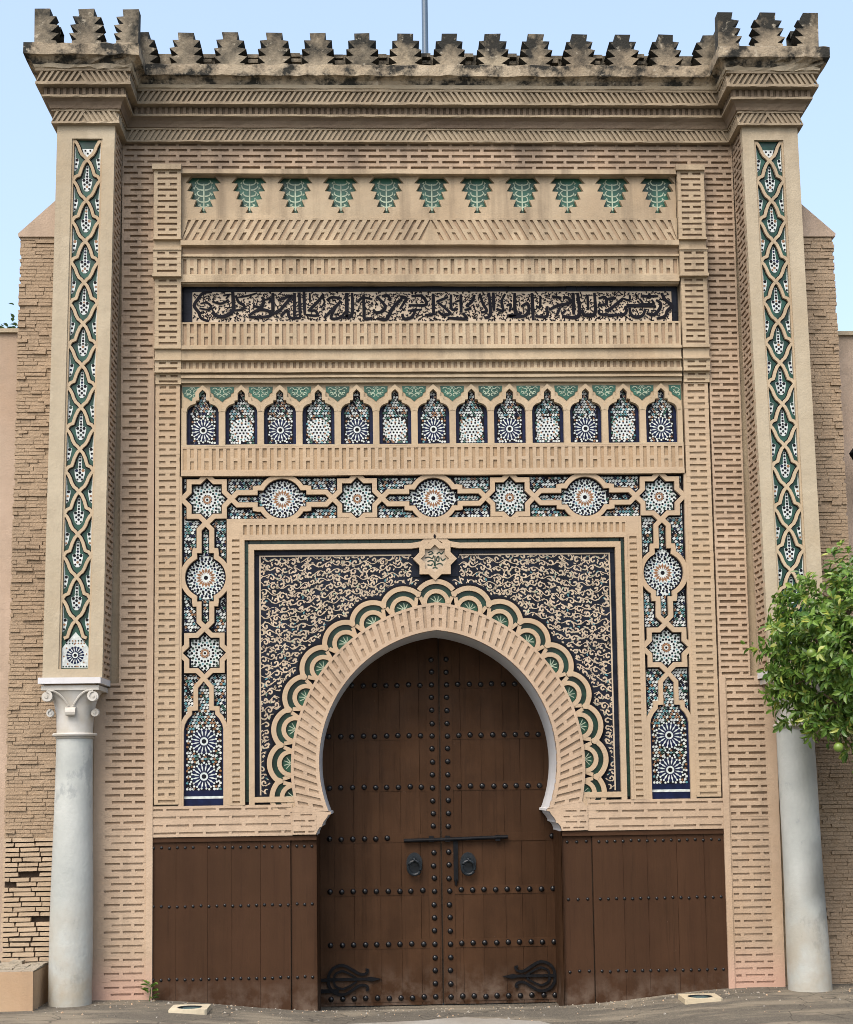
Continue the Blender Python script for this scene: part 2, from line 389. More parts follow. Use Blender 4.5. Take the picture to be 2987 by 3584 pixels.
# ------------------------------------------------------------------ ground
def smooth01(t): t = max(0, min(1, t)); return t * t * (3 - 2 * t)
def g(x, y):
    b = smooth01((2.55 - abs(x)) / 1.7)
    f = smooth01((y + 4.0) / 2.5)
    return -0.10 * b * f - 0.085 * b * smooth01((y + 0.15) / 0.5) - 0.02 * smooth01((-y - 0.3) / 1.5)
def build_ground():
    m = MB()
    xs = [-600, -150, -40, -15, -8] + [-5 + 0.1 * i for i in range(101)] + [8, 15, 40, 150, 600]
    ys = [-600, -150, -40, -20, -14, -10, -7, -5] + [-4 + 0.1 * i for i in range(61)] + [4, 10, 40, 150, 600]
    rr = random.Random(3)
    Z = {}
    for i, x in enumerate(xs):
        for j, y in enumerate(ys):
            Z[i, j] = g(x, y) + (rr.uniform(-0.0012, 0.0012) if abs(x) < 5 and -4 < y < 2 else 0)
    m.v = [(x, y, Z[i, j]) for i, x in enumerate(xs) for j, y in enumerate(ys)]
    nj = len(ys)
    m.f = [(i * nj + j, (i + 1) * nj + j, (i + 1) * nj + j + 1, i * nj + j + 1) for i in range(len(xs) - 1) for j in range(nj - 1)]
    m.mi('asphalt'); m.m = [0] * len(m.f)
    o = m.build('ground', smooth=True, kind='structure')
    # pale screed patch in front of the door, its own thin sheet
    m = MB(); ring = []
    rr = random.Random(11)
    for k in range(40):
        a = 2 * pi * k / 40
        rx = 1.02 * (1 + 0.10 * sin(3 * a + 1) + rr.uniform(-.05, .05)); ry = 0.50 * (1 + 0.14 * sin(2 * a + .5) + rr.uniform(-.06, .06))
        ring.append((-0.36 + 1.1 * rx * cos(a) + 0.2 * sin(a), -1.36 + ry * 1.4 * sin(a)))
    c = (-0.36, -1.36)
    for s in range(5):
        for k in range(40):
            a, b = ring[k], ring[(k + 1) % 40]
            L = lambda p, t: (c[0] + (p[0] - c[0]) * t, c[1] + (p[1] - c[1]) * t)
            q = [L(a, s / 5), L(b, s / 5), L(b, (s + 1) / 5), L(a, (s + 1) / 5)]
            m.face([(x, y, g(x, y) + 0.012) for x, y in q], 'pale_screed')
    m.build('pavement_patch', kind='structure')
build_ground()

# ------------------------------------------------------------------ the gateway
GATE = thing('monumental_gateway', 'tall Moorish gateway of carved brick and mosaic tile around a studded horseshoe door', 'gateway', (0, 0, 0))
IC, IZ, IR = 0.11, 1.87, 1.085       # inner arch arc
OC, OZ, OR = 0.154, 1.83, 1.359      # outer arch arc
def arc_half(c, z, r, z_end, n):      # right half from apex down to z_end
    a0 = math.asin(min(1, sqrt(r * r - c * c) / r)); a1 = math.asin((z_end - z) / r)
    return [(-c + r * cos(a0 + (a1 - a0) * i / n), z + r * sin(a0 + (a1 - a0) * i / n)) for i in range(n + 1)]
CORBEL = [(0.885, 1.47), (0.882, 1.452), (0.905, 1.447), (0.915, 1.425), (0.94, 1.395), (0.952, 1.372), (0.953, 1.355), (0.972, 1.350), (0.99, 1.325), (1.0, 1.30), (1.0, 1.282)]
IN = arc_half(IC, IZ, IR, 1.475, 40)
OUT = arc_half(OC, OZ, OR, 1.52, 40)
OPEN_R = IN + CORBEL + [(1.0, -0.5)]
OPENING = [(-x, z) for x, z in OPEN_R[::-1]] + OPEN_R[1:]

def build_body():
    m = MB()
    half = [(0, 7.65), (2.9, 7.65), (2.9, -0.5), (1.02, -0.5), (1.02, 1.26)] + [(x + 0.02, z + 0.012) for x, z in IN[::-1]][:-1] + [(0, 2.965)]
    prism(m, F0, half, -1.2, -0.07, 'plaster'); prism(m, F0, [(-x, z) for x, z in half], -1.2, -0.07, 'plaster')
    m.build('wall_core', GATE)
    m = MB()
    for a, b in zip(OPENING, OPENING[1:]):
        mt = 'white_reveal' if min(a[1], b[1]) > 1.27 else 'door_wood'
        m.face([F0(*a, 0.0), F0(*b, 0.0), F0(*b, -0.66), F0(*a, -0.66)], mt)
    o = m.build('arch_reveal', GATE, label='white plastered underside of the horseshoe arch')
build_body()

# ---- brick relief fields
def field(m, F, u0, u1, v0, v1, mat='relief', pitch=0.178, row=0.05, gap=0.028, d=0.0, rec=0.012, bmat='recess_brick', wgt=1.0, skip=None, margin=0.014, phase=0.0, kind='brick', slot=0.45):
    n = max(1, round((v1 - v0) / row)); rh = (v1 - v0) / n; sh = rh * slot
    for i in range(n):
        vb = v0 + i * rh + (rh - sh) / 2; vt = vb + sh
        # rail between this slot row and the previous one
        rb = v0 if i == 0 else vb - (rh - sh)
        jbox(m, F, u0, u1, rb, vb, d - 0.06, d, mat, 0.0018)
        if i == n - 1: jbox(m, F, u0, u1, vt, v1, d - 0.06, d, mat, 0.001)
        off = (phase + 0.5 * (i % 2)) * pitch
        k0 = math.floor((u0 - off) / pitch) - 1; cur = u0
        slots = []
        for k in range(k0, k0 + int((u1 - u0) / pitch) + 4):
            a, b = off + k * pitch + gap / 2, off + (k + 1) * pitch - gap / 2
            a, b = max(a, u0 + margin), min(b, u1 - margin)
            if b - a > 0.03: slots.append((a, b))
        for a, b in slots:
            a += R_.uniform(-.003, .003); b += R_.uniform(-.003, .003)
            if a > cur: jbox(m, F, cur, a, vb - .001, vt + .001, d - 0.06, d - 0.0006, mat, 0.001)
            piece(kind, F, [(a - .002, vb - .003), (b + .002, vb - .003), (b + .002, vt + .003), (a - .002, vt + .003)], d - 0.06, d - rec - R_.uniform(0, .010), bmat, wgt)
            cur = b
        if cur < u1: jbox(m, F, cur, u1, vb - .001, vt + .001, d - 0.06, d - 0.0006, mat, 0.001)
def hfield(m, F, u0, u1, v0, v1, mat='relief', row=0.05, d=0.0, rec=0.012, bmat='recess_brick', rib=0.034, edge=0.032):
    n = max(1, round((v1 - v0) / row)); rh = (v1 - v0) / n; sh = rh * 0.42
    cu = (u0 + u1) / 2
    for i in range(n):
        vb = v0 + i * rh + (rh - sh) / 2; vt = vb + sh
        rb = v0 if i == 0 else vb - (rh - sh)
        jbox(m, F, u0, u1, rb, vb, d - 0.06, d, mat, 0.0018)
        if i == n - 1: jbox(m, F, u0, u1, vt, v1, d - 0.06, d, mat, 0.001)
        sl = [(u0 + edge, cu - rib / 2), (cu + rib / 2, u1 - edge)] if i % 2 else [(u0 + edge, u1 - edge)]
        cur = u0
        for a, b in sl:
            a += R_.uniform(-.004, .004); b += R_.uniform(-.004, .004)
            jbox(m, F, cur, a, vb - .001, vt + .001, d - 0.06, d - 0.0006, mat, 0.001)
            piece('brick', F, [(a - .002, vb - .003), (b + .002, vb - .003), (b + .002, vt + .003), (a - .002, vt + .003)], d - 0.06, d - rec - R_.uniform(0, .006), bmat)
            cur = b
        jbox(m, F, cur, u1, vb - .001, vt + .001, d - 0.06, d - 0.0006, mat, 0.001)
def soldiers(m, F, u0, u1, v0, v1, mat='plaster', pitch=0.0595, d=0.0, rec=0.011, bmat='band_brick', double=True, slant=0.0, low=False, frac=0.53, rim=0.016, horizontal=False):
    """upright slots between two rails, alternately one tall slot and a pair of short ones"""
    def G(a, b, dd): return F(b, a, dd) if horizontal else F(a, b, dd)
    G.__name__ = F.__name__ + ('h' if horizontal else '')
    n = max(1, round((u1 - u0) / pitch)); p = (u1 - u0) / n; h = v1 - v0
    jbox(m, G, u0, u1, v0, v0 + rim, d - .06, d, mat, .001); jbox(m, G, u0, u1, v1 - rim, v1, d - .06, d, mat, .001)
    vb, vt = v0 + rim, v1 - rim
    def sl(v, u):       # shear for slanted bands, mirrored about the centre
        s = slant * (1 if u < (u0 + u1) / 2 else -1)
        return u + s * (v - vb)
    def quad(a, b, lo, hi, uc): return cl([(sl(lo, uc) - uc + a, lo), (sl(lo, uc) - uc + b, lo), (sl(hi, uc) - uc + b, hi), (sl(hi, uc) - uc + a, hi)], uc)
    ex = int(abs(slant) * h / p) + 2 if slant else 0
    mid = (u0 + u1) / 2
    def cl(q, uc):
        if not slant: return q
        lo, hi = (u0, mid) if uc < mid else (mid, u1)
        return [(min(hi, max(lo, a)), b) for a, b in q]
    for i in range(-ex, n + ex):
        ca = u0 + i * p; sw = p * frac * R_.uniform(.9, 1.1); a = ca + (p - sw) / 2; b = a + sw
        uc = ca + p / 2
        prism(m, G, quad(ca, a, vb, vt, uc), d - .06, d - .0006, mat)
        prism(m, G, quad(b, ca + p, vb, vt, uc), d - .06, d - .0006, mat)
        r = lambda: d - rec - R_.uniform(0, .007)
        if slant and abs(area(quad(a, b, vb, vt, uc))) < .5 * (b - a) * (vt - vb):
            prism(m, G, quad(a, b, vb, vt, uc), d - .06, d - .0009, mat); continue
        if double and i % 2:
            c0, c1 = (vb + (vt - vb) * 0.40, vb + (vt - vb) * 0.56)
            prism(m, G, quad(a, b, c0, c1, uc), d - .06, d - .0012, mat)
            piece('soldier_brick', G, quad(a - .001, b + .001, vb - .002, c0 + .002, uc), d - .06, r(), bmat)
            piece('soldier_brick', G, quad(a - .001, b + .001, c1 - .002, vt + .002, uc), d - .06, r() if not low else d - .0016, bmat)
        else:
            piece('soldier_brick', G, quad(a - .001, b + .001, vb - .002, vt + .002, uc), d - .06, r(), bmat)

m = MB()
field(m, F0, -2.60, 2.60, 6.885, 7.135, row=0.05)
m.build('brick_relief', GATE, label='brick course relief directly under the cornice')
for s in (-1, 1):
    m = MB()
    a, b = (-2.60, -2.325) if s < 0 else (2.34, 2.60)
    field(m, F0, a, b, 2.54, 6.885, phase=0.2)
    a2, b2 = (-2.72, -2.375) if s < 0 else (2.385, 2.72)
    field(m, F0, a2, b2, 1.38, 2.54, phase=0.1 if s < 0 else .3, row=0.0545, pitch=0.185, slot=.37)
    field(m, F0, a2, b2, -0.15, 1.38, phase=0.1 if s < 0 else .3, row=0.0545, pitch=0.185, slot=.31, rec=.011, bmat='relief')
    # plain margins beside the strip
    if s < 0:
        jbox(m, F0, -2.375, -2.325, 2.54, 5.1, -.06, .002, 'relief')
        jbox(m, F0, -2.375, -2.322, -0.15, 2.54, -.06, .012, 'relief')
        jbox(m, F0, -2.80, -2.72, -0.15, 2.54, -.06, 0, 'relief')
    else:
        jbox(m, F0, 2.335, 2.385, -0.15, 2.54, -.06, .012, 'relief')
        jbox(m, F0, 2.72, 2.80, -0.15, 2.54, -.06, 0, 'relief')
    m.build('brick_relief', GATE, label='%s tall strip of slotted brick relief between pier and framed panel' % ('left' if s < 0 else 'right'))
    # pilasters
    m = MB()
    p0, p1 = (-2.325, -2.10) if s < 0 else (2.105, 2.335)
    Fp = F0
    fbox(m, Fp, p0 - .012, p1 + .004, 6.86, 6.905, -.06, .085, 'plaster')
    hfield(m, Fp, p0, p1, 6.27, 6.86, d=.06, mat='plaster')
    fbox(m, Fp, p0 - .004, p1 + .006, 6.255, 6.27, -.06, .075, 'plaster')
    fbox(m, Fp, p0, p1 + .003, 6.175, 6.255, -.06, .04, 'plaster')
    fbox(m, Fp, p0 - .004, p1 + .008, 6.16, 6.175, -.06, .085, 'plaster')
    hfield(m, Fp, p0, p1 + .004, 5.955, 6.16, d=.075, mat='plaster')
    fbox(m, Fp, p0 - .008, p1 + .008, 5.93, 5.955, -.06, .09, 'plaster')
    hfield(m, Fp, p0 + .008, p1, 5.345, 5.93, d=.05, mat='plaster')
    fbox(m, Fp, p0 + .004, p1 + .006, 5.322, 5.345, -.06, .06, 'plaster')
    fbox(m, Fp, p0 + .01, p1 + .002, 5.235, 5.322, -.06, .035, 'plaster')
    fbox(m, Fp, p0 + .008, p1 + .006, 5.222, 5.235, -.06, .06, 'plaster')
    hfield(m, Fp, p0 + .01, p1 + .002, 5.135, 5.222, d=.045, mat='plaster', row=.043)
    fbox(m, Fp, p0 + .008, p1 + .004, 5.12, 5.135, -.06, .055, 'plaster')
    hfield(m, Fp, p0 + .012, p1, 5.03, 5.12, d=.02, mat='plaster', row=.045)
    q0, q1 = (p0 + .012, p1 - .012) if s < 0 else (p0 + .012, p1 - .012)
    hfield(m, Fp, q0, q1, 1.55, 5.03, d=.008, mat='frame_plaster', row=.053, bmat='frame_plaster', rec=.013)
    m.build('pilaster', GATE, label='%s brick pilaster framing the tile bands' % ('left' if s < 0 else 'right'))
    # brick rows under the tile frame
    m = MB()
    e0, e1 = (-2.375, -1.195) if s < 0 else (1.215, 2.385)
    field(m, F0, e0, e1, 1.285, 1.535, row=0.0625, pitch=0.212, rec=.009, slot=.30, d=.004, bmat='relief')
    f0, f1 = (-1.195, -1.0) if s < 0 else (1.0, 1.215)
    field(m, F0, f0, f1, 1.29, 1.47, row=0.045, pitch=0.12, rec=.008, slot=.30, d=.012, bmat='relief')
    fbox(m, F0, f0, f1, 1.47, 1.475, -.06, .012, 'relief')
    m.build('brick_relief', GATE, label='low brick courses above the %s wooden panel' % ('left' if s < 0 else 'right'))
    # inner side of the pier: same slotted brick seen edge on
    m = MB()
    field(m, FSL if s < 0 else FSR, PIER_Y + .004, 0.0, 2.56, 7.13, row=.05, wgt=0.12)
    m.build('pier_side_relief', GATE)

# ---- ledges and bands of the framed panel
def ledge(z0, z1, d, mat='plaster', x=2.10, n=14):
    m = MB()
    xs = [-x + 2 * x * i / n for i in range(n + 1)]
    top = [(a, z1 + R_.uniform(-.0025, .0025)) for a in xs]; bot = [(a, z0 + R_.uniform(-.0025, .0025)) for a in xs]
    for i in range(n):
        a, b, c, e = bot[i], bot[i + 1], top[i + 1], top[i]
        m.face([F0(*a, d), F0(*b, d), F0(*c, d), F0(*e, d)], mat)
        m.face([F0(*e, d), F0(*c, d), F0(*c, -.06), F0(*e, -.06)], mat)
        m.face([F0(*a, -.06), F0(*b, -.06), F0(*b, d), F0(*a, d)], mat)
    weld(m.build('ledge_moulding', GATE), smooth=False)
ledge(6.834, 6.872, .055)
ledge(6.206, 6.246, .075); ledge(6.134, 6.206, .02, 'band_brick'); ledge(6.114, 6.134, .05)
ledge(5.895, 5.953, .05); ledge(5.885, 5.895, .03)
ledge(5.318, 5.343, .055); ledge(5.236, 5.318, .03); ledge(5.222, 5.236, .055)
ledge(5.120, 5.150, .05); ledge(5.098, 5.120, .012); ledge(5.078, 5.098, .035); ledge(5.040, 5.078, .014, 'cornice_plaster')
ledge(4.500, 4.516, .012)
ledge(4.250, 4.288, .02, 'frame_plaster')
m = MB()
soldiers(m, F0, -2.10, 2.10, 6.246, 6.460, pitch=.066, d=.018, slant=0.55, frac=.45, low=False)
m.build('slanted_brick_band', GATE)
m = MB(); soldiers(m, F0, -2.10, 2.10, 5.953, 6.114, d=.03, low=True); m.build('soldier_brick_band', GATE)
m = MB(); soldiers(m, F0, -2.10, 2.10, 5.343, 5.555, d=.03); m.build('soldier_brick_band', GATE)
m = MB(); soldiers(m, F0, -2.10, 2.10, 5.150, 5.222, d=.02, double=False, pitch=.054, rim=.010, rec=.010); m.build('soldier_brick_band', GATE)
m = MB(); soldiers(m, F0, -2.10, 2.10, 4.288, 4.500, d=.012, mat='frame_plaster', pitch=.06, rec=.007, bmat='frame_brick'); m.build('soldier_brick_band', GATE)

# ---- tree panel
TREES = [0.013 + (i - 5) * 0.3868 for i in range(11)]
TZ = 6.834
TREE_H = [(0.100, 0.0), (0.150, -0.062), (0.098, -0.066), (0.136, -0.132), (0.082, -0.137), (0.110, -0.203), (0.058, -0.208), (0.082, -0.268), (0.012, -0.272), (0.010, -0.286), (0.031, -0.322)]
def tree_panel():
    m = MB(); B = 6.460
    for i in range(12):       # plaster between trees, one stepped piece each
        xl = -2.10 if i == 0 else TREES[i - 1]; xr = 2.10 if i == 11 else TREES[i]
        Rr = [(min(2.10, xr - a) if i < 11 else 2.10, TZ + z) for a, z in TREE_H] if i < 11 else [(2.10, TZ)]
        Ll = [(xl + a, TZ + z) for a, z in TREE_H] if i > 0 else [(-2.10, TZ)]
        if i < 11: Rr.append((xr, TZ - 0.322))
        if i > 0: Ll.append((xl, TZ - 0.322))
        poly = Ll + [(xl, B), (xr, B)] + Rr[::-1]
        prism(m, F0, poly, -.06, 0.0, 'plaster')
    m.build('stepped_plaster_panel', GATE)
    P = MB(); flat(P, F0, [(-2.1, B), (2.1, B), (2.1, TZ), (-2.1, TZ)], -.045, 'tile_emerald')
    P.build('tile_ground', GATE)
    rr_t = random.Random(17)
    for x in TREES:
        t = MB(); J = lambda a: a * R_.uniform(.92, 1.08)
        ribbon(t, F0, [(x, TZ - .29), (x, TZ - .05)], .011, -.045, -.042, 'tile_mint', sides=False)
        for s in (-1, 1):
            for z0, r in ((-.245, .030), (-.20, .044), (-.15, .050), (-.095, .060), (-.05, .05)):
                tq = rr_t.uniform(1.7, 2.5); pts = [(x + s * J(r) * (0.15 + 0.95 * sin(a)), TZ + z0 + r * .55 * (1 - cos(a)) - .01) for a in [i * tq / 8 for i in range(9)]]
                ribbon(t, F0, pts, lambda q: .012 - .005 * q, -.045, -.0425, 'tile_mint', sides=False)
                flat(t, F0, [(x + s * r * 1.25, TZ + z0 - .008), (x + s * r * 1.6, TZ + z0 + .006), (x + s * r * 1.3, TZ + z0 + .018)], -.0425, 'tile_mint')
        t.build('tile_tree', GATE, label='green tile tree with pale branching scroll')
tree_panel()

# ---- calligraphy band
def calligraphy():
    m = MB()
    X0, X1, Z0, Z1 = -2.09, 2.09, 5.557, 5.887
    flat(m, F0, [(-2.1, Z0), (2.1, Z0), (2.1, Z1), (-2.1, Z1)], -.05, 'tile_slate')
    m.build('tile_ground', GATE)
    base = MB(); flat(base, F0, [(-2.015, 5.578), (2.045, 5.578), (2.045, 5.838), (-2.015, 5.838)], -.042, 'tile_cream')
    panel = base.build('calligraphy_panel', GATE, label='long cream tile panel with black Arabic calligraphy')
    V1 = [([(330, 138), (240, 150), (190, 210), (148, 290), (190, 360), (220, 430), (300, 465)], 24), ([(540, 140), (546, 240), (545, 340), (480, 400), (400, 412), (325, 365)], 30),
          ([(570, 175), (600, 250), (655, 290), (640, 330), (560, 345)], 22), ([(200, 320), (300, 335), (315, 290), (270, 258), (210, 270)], 17), ([(330, 245), (420, 268), (500, 225)], 18),
          ([(470, 215), (500, 170), (440, 180)], 15), ([(365, 300), (330, 330), (360, 370)], 13), ([(700, 405), (800, 340), (900, 350), (925, 400), (850, 418), (700, 420)], 24), ([(745, 290), (830, 312), (855, 240), (835, 195)], 22),
          ([(590, 200), (700, 180), (790, 150)], 15), ([(860, 230), (930, 215), (905, 265)], 16), ([(950, 150), (950, 405)], 26), ([(1000, 235), (1140, 185), (1090, 260), (1000, 365), (955, 375)], 24), ([(1172, 150), (1170, 420)], 25),
          ([(1222, 145), (1228, 425)], 24), ([(1268, 140), (1276, 400)], 24), ([(1030, 415), (1095, 345), (1125, 425), (1235, 428)], 24), ([(1328, 150), (1330, 260)], 15), ([(1310, 355), (1400, 260), (1475, 165)], 24),
          ([(1285, 395), (1400, 402), (1385, 350), (1330, 350)], 22), ([(1500, 235), (1560, 200), (1660, 215)], 22), ([(1650, 240), (1560, 340), (1470, 430)], 24), ([(1600, 300), (1545, 430), (1640, 425), (1690, 360)], 22), ([(1706, 150), (1710, 395)], 27),
          ([(1660, 435), (1745, 395)], 20), ([(1440, 180), (1480, 250), (1440, 320)], 16)]
    V2 = [([(10, 160), (12, 420)], 24), ([(70, 150), (72, 370), (20, 445)], 25), ([(188, 170), (192, 350), (200, 440), (280, 430)], 25), ([(125, 260), (180, 205), (280, 225)], 20), ([(320, 190), (405, 290), (390, 350), (320, 372), (285, 335)], 25),
          ([(325, 435), (420, 445), (480, 330), (600, 195)], 26), ([(375, 190), (440, 185), (465, 245)], 24), ([(560, 190), (625, 215), (560, 335)], 22), ([(585, 385), (605, 442), (680, 422), (725, 340)], 24), ([(640, 352), (790, 338)], 18),
          ([(680, 190), (790, 190), (835, 280), (740, 292), (650, 290)], 24), ([(906, 160), (906, 400)], 26), ([(815, 400), (900, 402)], 22), ([(935, 255), (1060, 200)], 20), ([(955, 262), (1075, 375), (1000, 398), (955, 350)], 22),
          ([(1090, 170), (1092, 330), (1160, 332)], 22), ([(1190, 170), (1192, 375)], 24), ([(1130, 255), (1195, 230)], 16), ([(1240, 305), (1305, 250), (1335, 175)], 22), ([(1225, 345), (1300, 330)], 20), ([(1050, 432), (1240, 442), (1205, 380)], 24),
          ([(1385, 160), (1420, 280), (1455, 350), (1395, 375)], 22), ([(1482, 150), (1492, 390), (1430, 435)], 25), ([(1526, 150), (1530, 355)], 26), ([(1555, 330), (1625, 352), (1612, 250), (1650, 165)], 22), ([(1660, 300), (1705, 285), (1690, 365)], 20), ([(1660, 412), (1760, 400)], 24)]
    V3 = [([(55, 150), (60, 370), (125, 362)], 26), ([(-10, 402), (140, 402), (192, 340), (180, 265), (115, 300)], 24), ([(228, 150), (236, 445)], 26), ([(255, 402), (372, 402), (372, 295)], 22), ([(265, 290), (305, 300), (312, 180)], 20),
          ([(395, 335), (480, 290), (605, 258), (590, 205), (535, 200)], 24), ([(425, 190), (525, 205)], 22), ([(465, 402), (512, 305)], 20), ([(520, 385), (565, 335)], 18), ([(640, 150), (642, 385)], 26), ([(686, 150), (692, 400), (525, 402)], 27),
          ([(725, 335), (750, 390), (830, 392), (862, 340), (855, 150)], 26), ([(785, 170), (790, 335)], 20), ([(885, 280), (970, 272), (962, 200), (895, 212)], 22), ([(975, 222), (1075, 205)], 22), ([(895, 335), (920, 385), (1130, 388), (1175, 345), (1185, 300), (1475, 300)], 22),
          ([(955, 335), (1005, 330), (1145, 208)], 24), ([(1140, 210), (1205, 232), (1212, 175)], 18), ([(1180, 282), (1335, 280), (1308, 215)], 18), ([(1345, 272), (1445, 270), (1430, 225)], 18), ([(1205, 315), (1220, 390), (1280, 417), (1340, 390), (1362, 325)], 24),
          ([(1375, 370), (1440, 392), (1500, 340), (1522, 270), (1475, 228)], 24), ([(1320, 190), (1500, 188)], 20), ([(1530, 155), (1570, 230), (1632, 290), (1585, 350), (1560, 405), (1475, 432)], 25)]
    let = MB(); samp = []
    for V, x0, k in ((V1, 620, 2.9167), (V2, 1200, 2.9167), (V3, 1780, 2.8226)):
        for pts, wd in V:
            P = [(-2.09 + (x0 + x / k - 633) * (4.18 / 1744), 5.887 - (960 + y / k - 986) * (.325 / 143)) for x, y in pts]
            S = smooth_path(P, 5); W = wd / k / 427 * 1.22
            ribbon(let, F0, S, lambda t, W=W: W * (0.75 + 0.45 * sin(pi * (0.12 + 0.8 * t))), -.042, -.039 + .00022 * (len(samp) % 17), 'tile_black', sides=False)
            samp += S
    let.build('lettering', panel)
    # fine foliate curls between the letters
    fil = MB(); rr = random.Random(5); done = []
    tries = 0
    while len(done) < 1200 and tries < 40000:
        tries += 1
        x, z = rr.uniform(-2.0, 2.03), rr.uniform(5.588, 5.828)
        if min((x - a) ** 2 + (z - b) ** 2 for a, b in samp) < .0165 ** 2: continue
        if done and min((x - a) ** 2 + (z - b) ** 2 for a, b in done) < .0150 ** 2: continue
        done.append((x, z)); a0 = rr.uniform(0, 2 * pi); r = rr.uniform(.008, .016); s = rr.choice((-1, 1))
        pts = [(x + r * (1 - .12 * k) * cos(a0 + s * k * .62), z + r * (1 - .12 * k) * sin(a0 + s * k * .62)) for k in range(7)]
        pts = [(min(2.04, max(-2.01, a)), min(5.834, max(5.582, b))) for a, b in pts]
        ribbon(fil, F0, pts, lambda t: .0105 - .005 * t, -.042, -.0395, 'tile_black', sides=False)
    fil.build('foliate_filler', panel, kind='stuff')
    ln = MB()
    for z in (5.572, ): fbox(ln, F0, -2.09, 2.09, z - .004, z + .004, -.05, -.041, 'tile_cream')
    ln.build('tile_line', panel)
    b = MB(); n = 44
    for i in range(n): 
        x = -2.09 + 4.18 * i / n
        piece('border_tile', F0, [(x + .002, 5.843), (x + 4.18 / n - .002, 5.843), (x + 4.18 / n - .002, 5.884), (x + .002, 5.884)], -.05, -.042 + R_.uniform(-.003, .003), 'tile_slate')
    for (a, c) in ((-2.085, -2.02), (2.05, 2.088)):
        for k in range(3): piece('border_tile', F0, [(a, 5.56 + k * .092), (c, 5.56 + k * .092), (c, 5.56 + k * .092 + .09), (a, 5.56 + k * .092 + .09)], -.05, -.041, 'tile_slate')
calligraphy()

# ---- mosaic tile helpers
def dot(m, F, x, z, r, d, mat, n=6, a0=0.0):
    flat(m, F, [(x + r * cos(a0 + 2 * pi * i / n), z + r * sin(a0 + 2 * pi * i / n)) for i in range(n)], d, mat)
def kite(m, F, cx, cz, a, r0, r1, wd, d, mat, bulge=0.5):
    ca, sa = cos(a), sin(a); rm = r0 + (r1 - r0) * bulge
    P = lambda r, t: (cx + r * ca - t * sa, cz + r * sa + t * ca)
    flat(m, F, [P(r0, 0), P(rm, -wd / 2), P(r1, 0), P(rm, wd / 2)], d, mat)
def rosette(m, F, cx, cz, R, kind, d, inside=None):
    def ok(r, a): return inside is None or inside(cx + r * cos(a), cz + r * sin(a))
    def ring(n, r, s, mat, ph=0.0, shape='dot', ln=0.0):
        for i in range(n):
            a = 2 * pi * (i + ph) / n
            if not ok(r, a): continue
            mt = mat[i % len(mat)] if isinstance(mat, (list, tuple)) else mat
            if shape == 'dot': dot(m, F, cx + r * cos(a), cz + r * sin(a), s * 1.48, d, mt, 5, a)
            else: kite(m, F, cx, cz, a, r - ln / 2, r + ln / 2, s * 1.6, d, mt)
    if kind == 'ochre':
        dot(m, F, cx, cz, .105 * R, d, 'tile_black', 12)
        ring(16, .34 * R, .085 * R, 'tile_ochre', 0, 'kite', .30 * R)
        ring(16, .53 * R, .035 * R, ('tile_black', 'tile_sky'), .5)
        ring(16, .60 * R, .045 * R, 'tile_blue', 0)
        ring(16, .70 * R, .055 * R, 'tile_black', .5)
        ring(32, .80 * R, .038 * R, ('tile_blue', 'tile_black', 'tile_green', 'tile_black'), .25)
        ring(32, .91 * R, .050 * R, ('tile_black', 'tile_blue'), 0)
        ring(16, .99 * R, .04 * R, 'tile_black', .5)
    elif kind == 'star':
        dot(m, F, cx, cz, .055 * R, d, 'tile_black', 8)
        ring(8, .15 * R, .045 * R, 'tile_ochre'); ring(8, .21 * R, .022 * R, 'tile_black', .5)
        ring(16, .36 * R, .040 * R, 'tile_black'); ring(16, .47 * R, .034 * R, ('tile_emerald', 'tile_sky'), .5)
        ring(16, .56 * R, .045 * R, ('tile_black', 'tile_green'))
        ring(24, .66 * R, .038 * R, ('tile_green', 'tile_black', 'tile_black'), .3)
        ring(24, .76 * R, .045 * R, ('tile_black', 'tile_green'), 0)
        ring(32, .87 * R, .045 * R, 'tile_black', .25); ring(32, .97 * R, .04 * R, ('tile_black', 'tile_blue'))
    elif kind == 'blue':
        dot(m, F, cx, cz, .80 * R, d - .0004, 'tile_blue', 24); dot(m, F, cx, cz, .27 * R, d, 'tile_white', 16)
        dot(m, F, cx, cz, .155 * R, d + .0004, 'tile_black', 12)
        ring(16, .56 * R, .068 * R, 'tile_white', .5, 'kite', .50 * R)
        ring(16, .80 * R, .050 * R, 'tile_white', .5); ring(16, .90 * R, .055 * R, 'tile_white', 0)
        ring(16, 1.02 * R, .055 * R, ('tile_ochre', 'tile_white'), .25)
    elif kind == 'white':
        dot(m, F, cx, cz, 1.05 * R, d - .0005, 'tile_white', 24)
        dot(m, F, cx, cz, .10 * R, d, 'tile_black', 6)
        ring(6, .30 * R, .07 * R, 'tile_black'); ring(6, .50 * R, .06 * R, 'tile_blue', .5)
        ring(12, .64 * R, .07 * R, ('tile_black', 'tile_ochre')); ring(18, .84 * R, .06 * R, ('tile_black', 'tile_emerald', 'tile_sky'), .3)
        ring(20, 1.0 * R, .06 * R, ('tile_ochre', 'tile_black'))
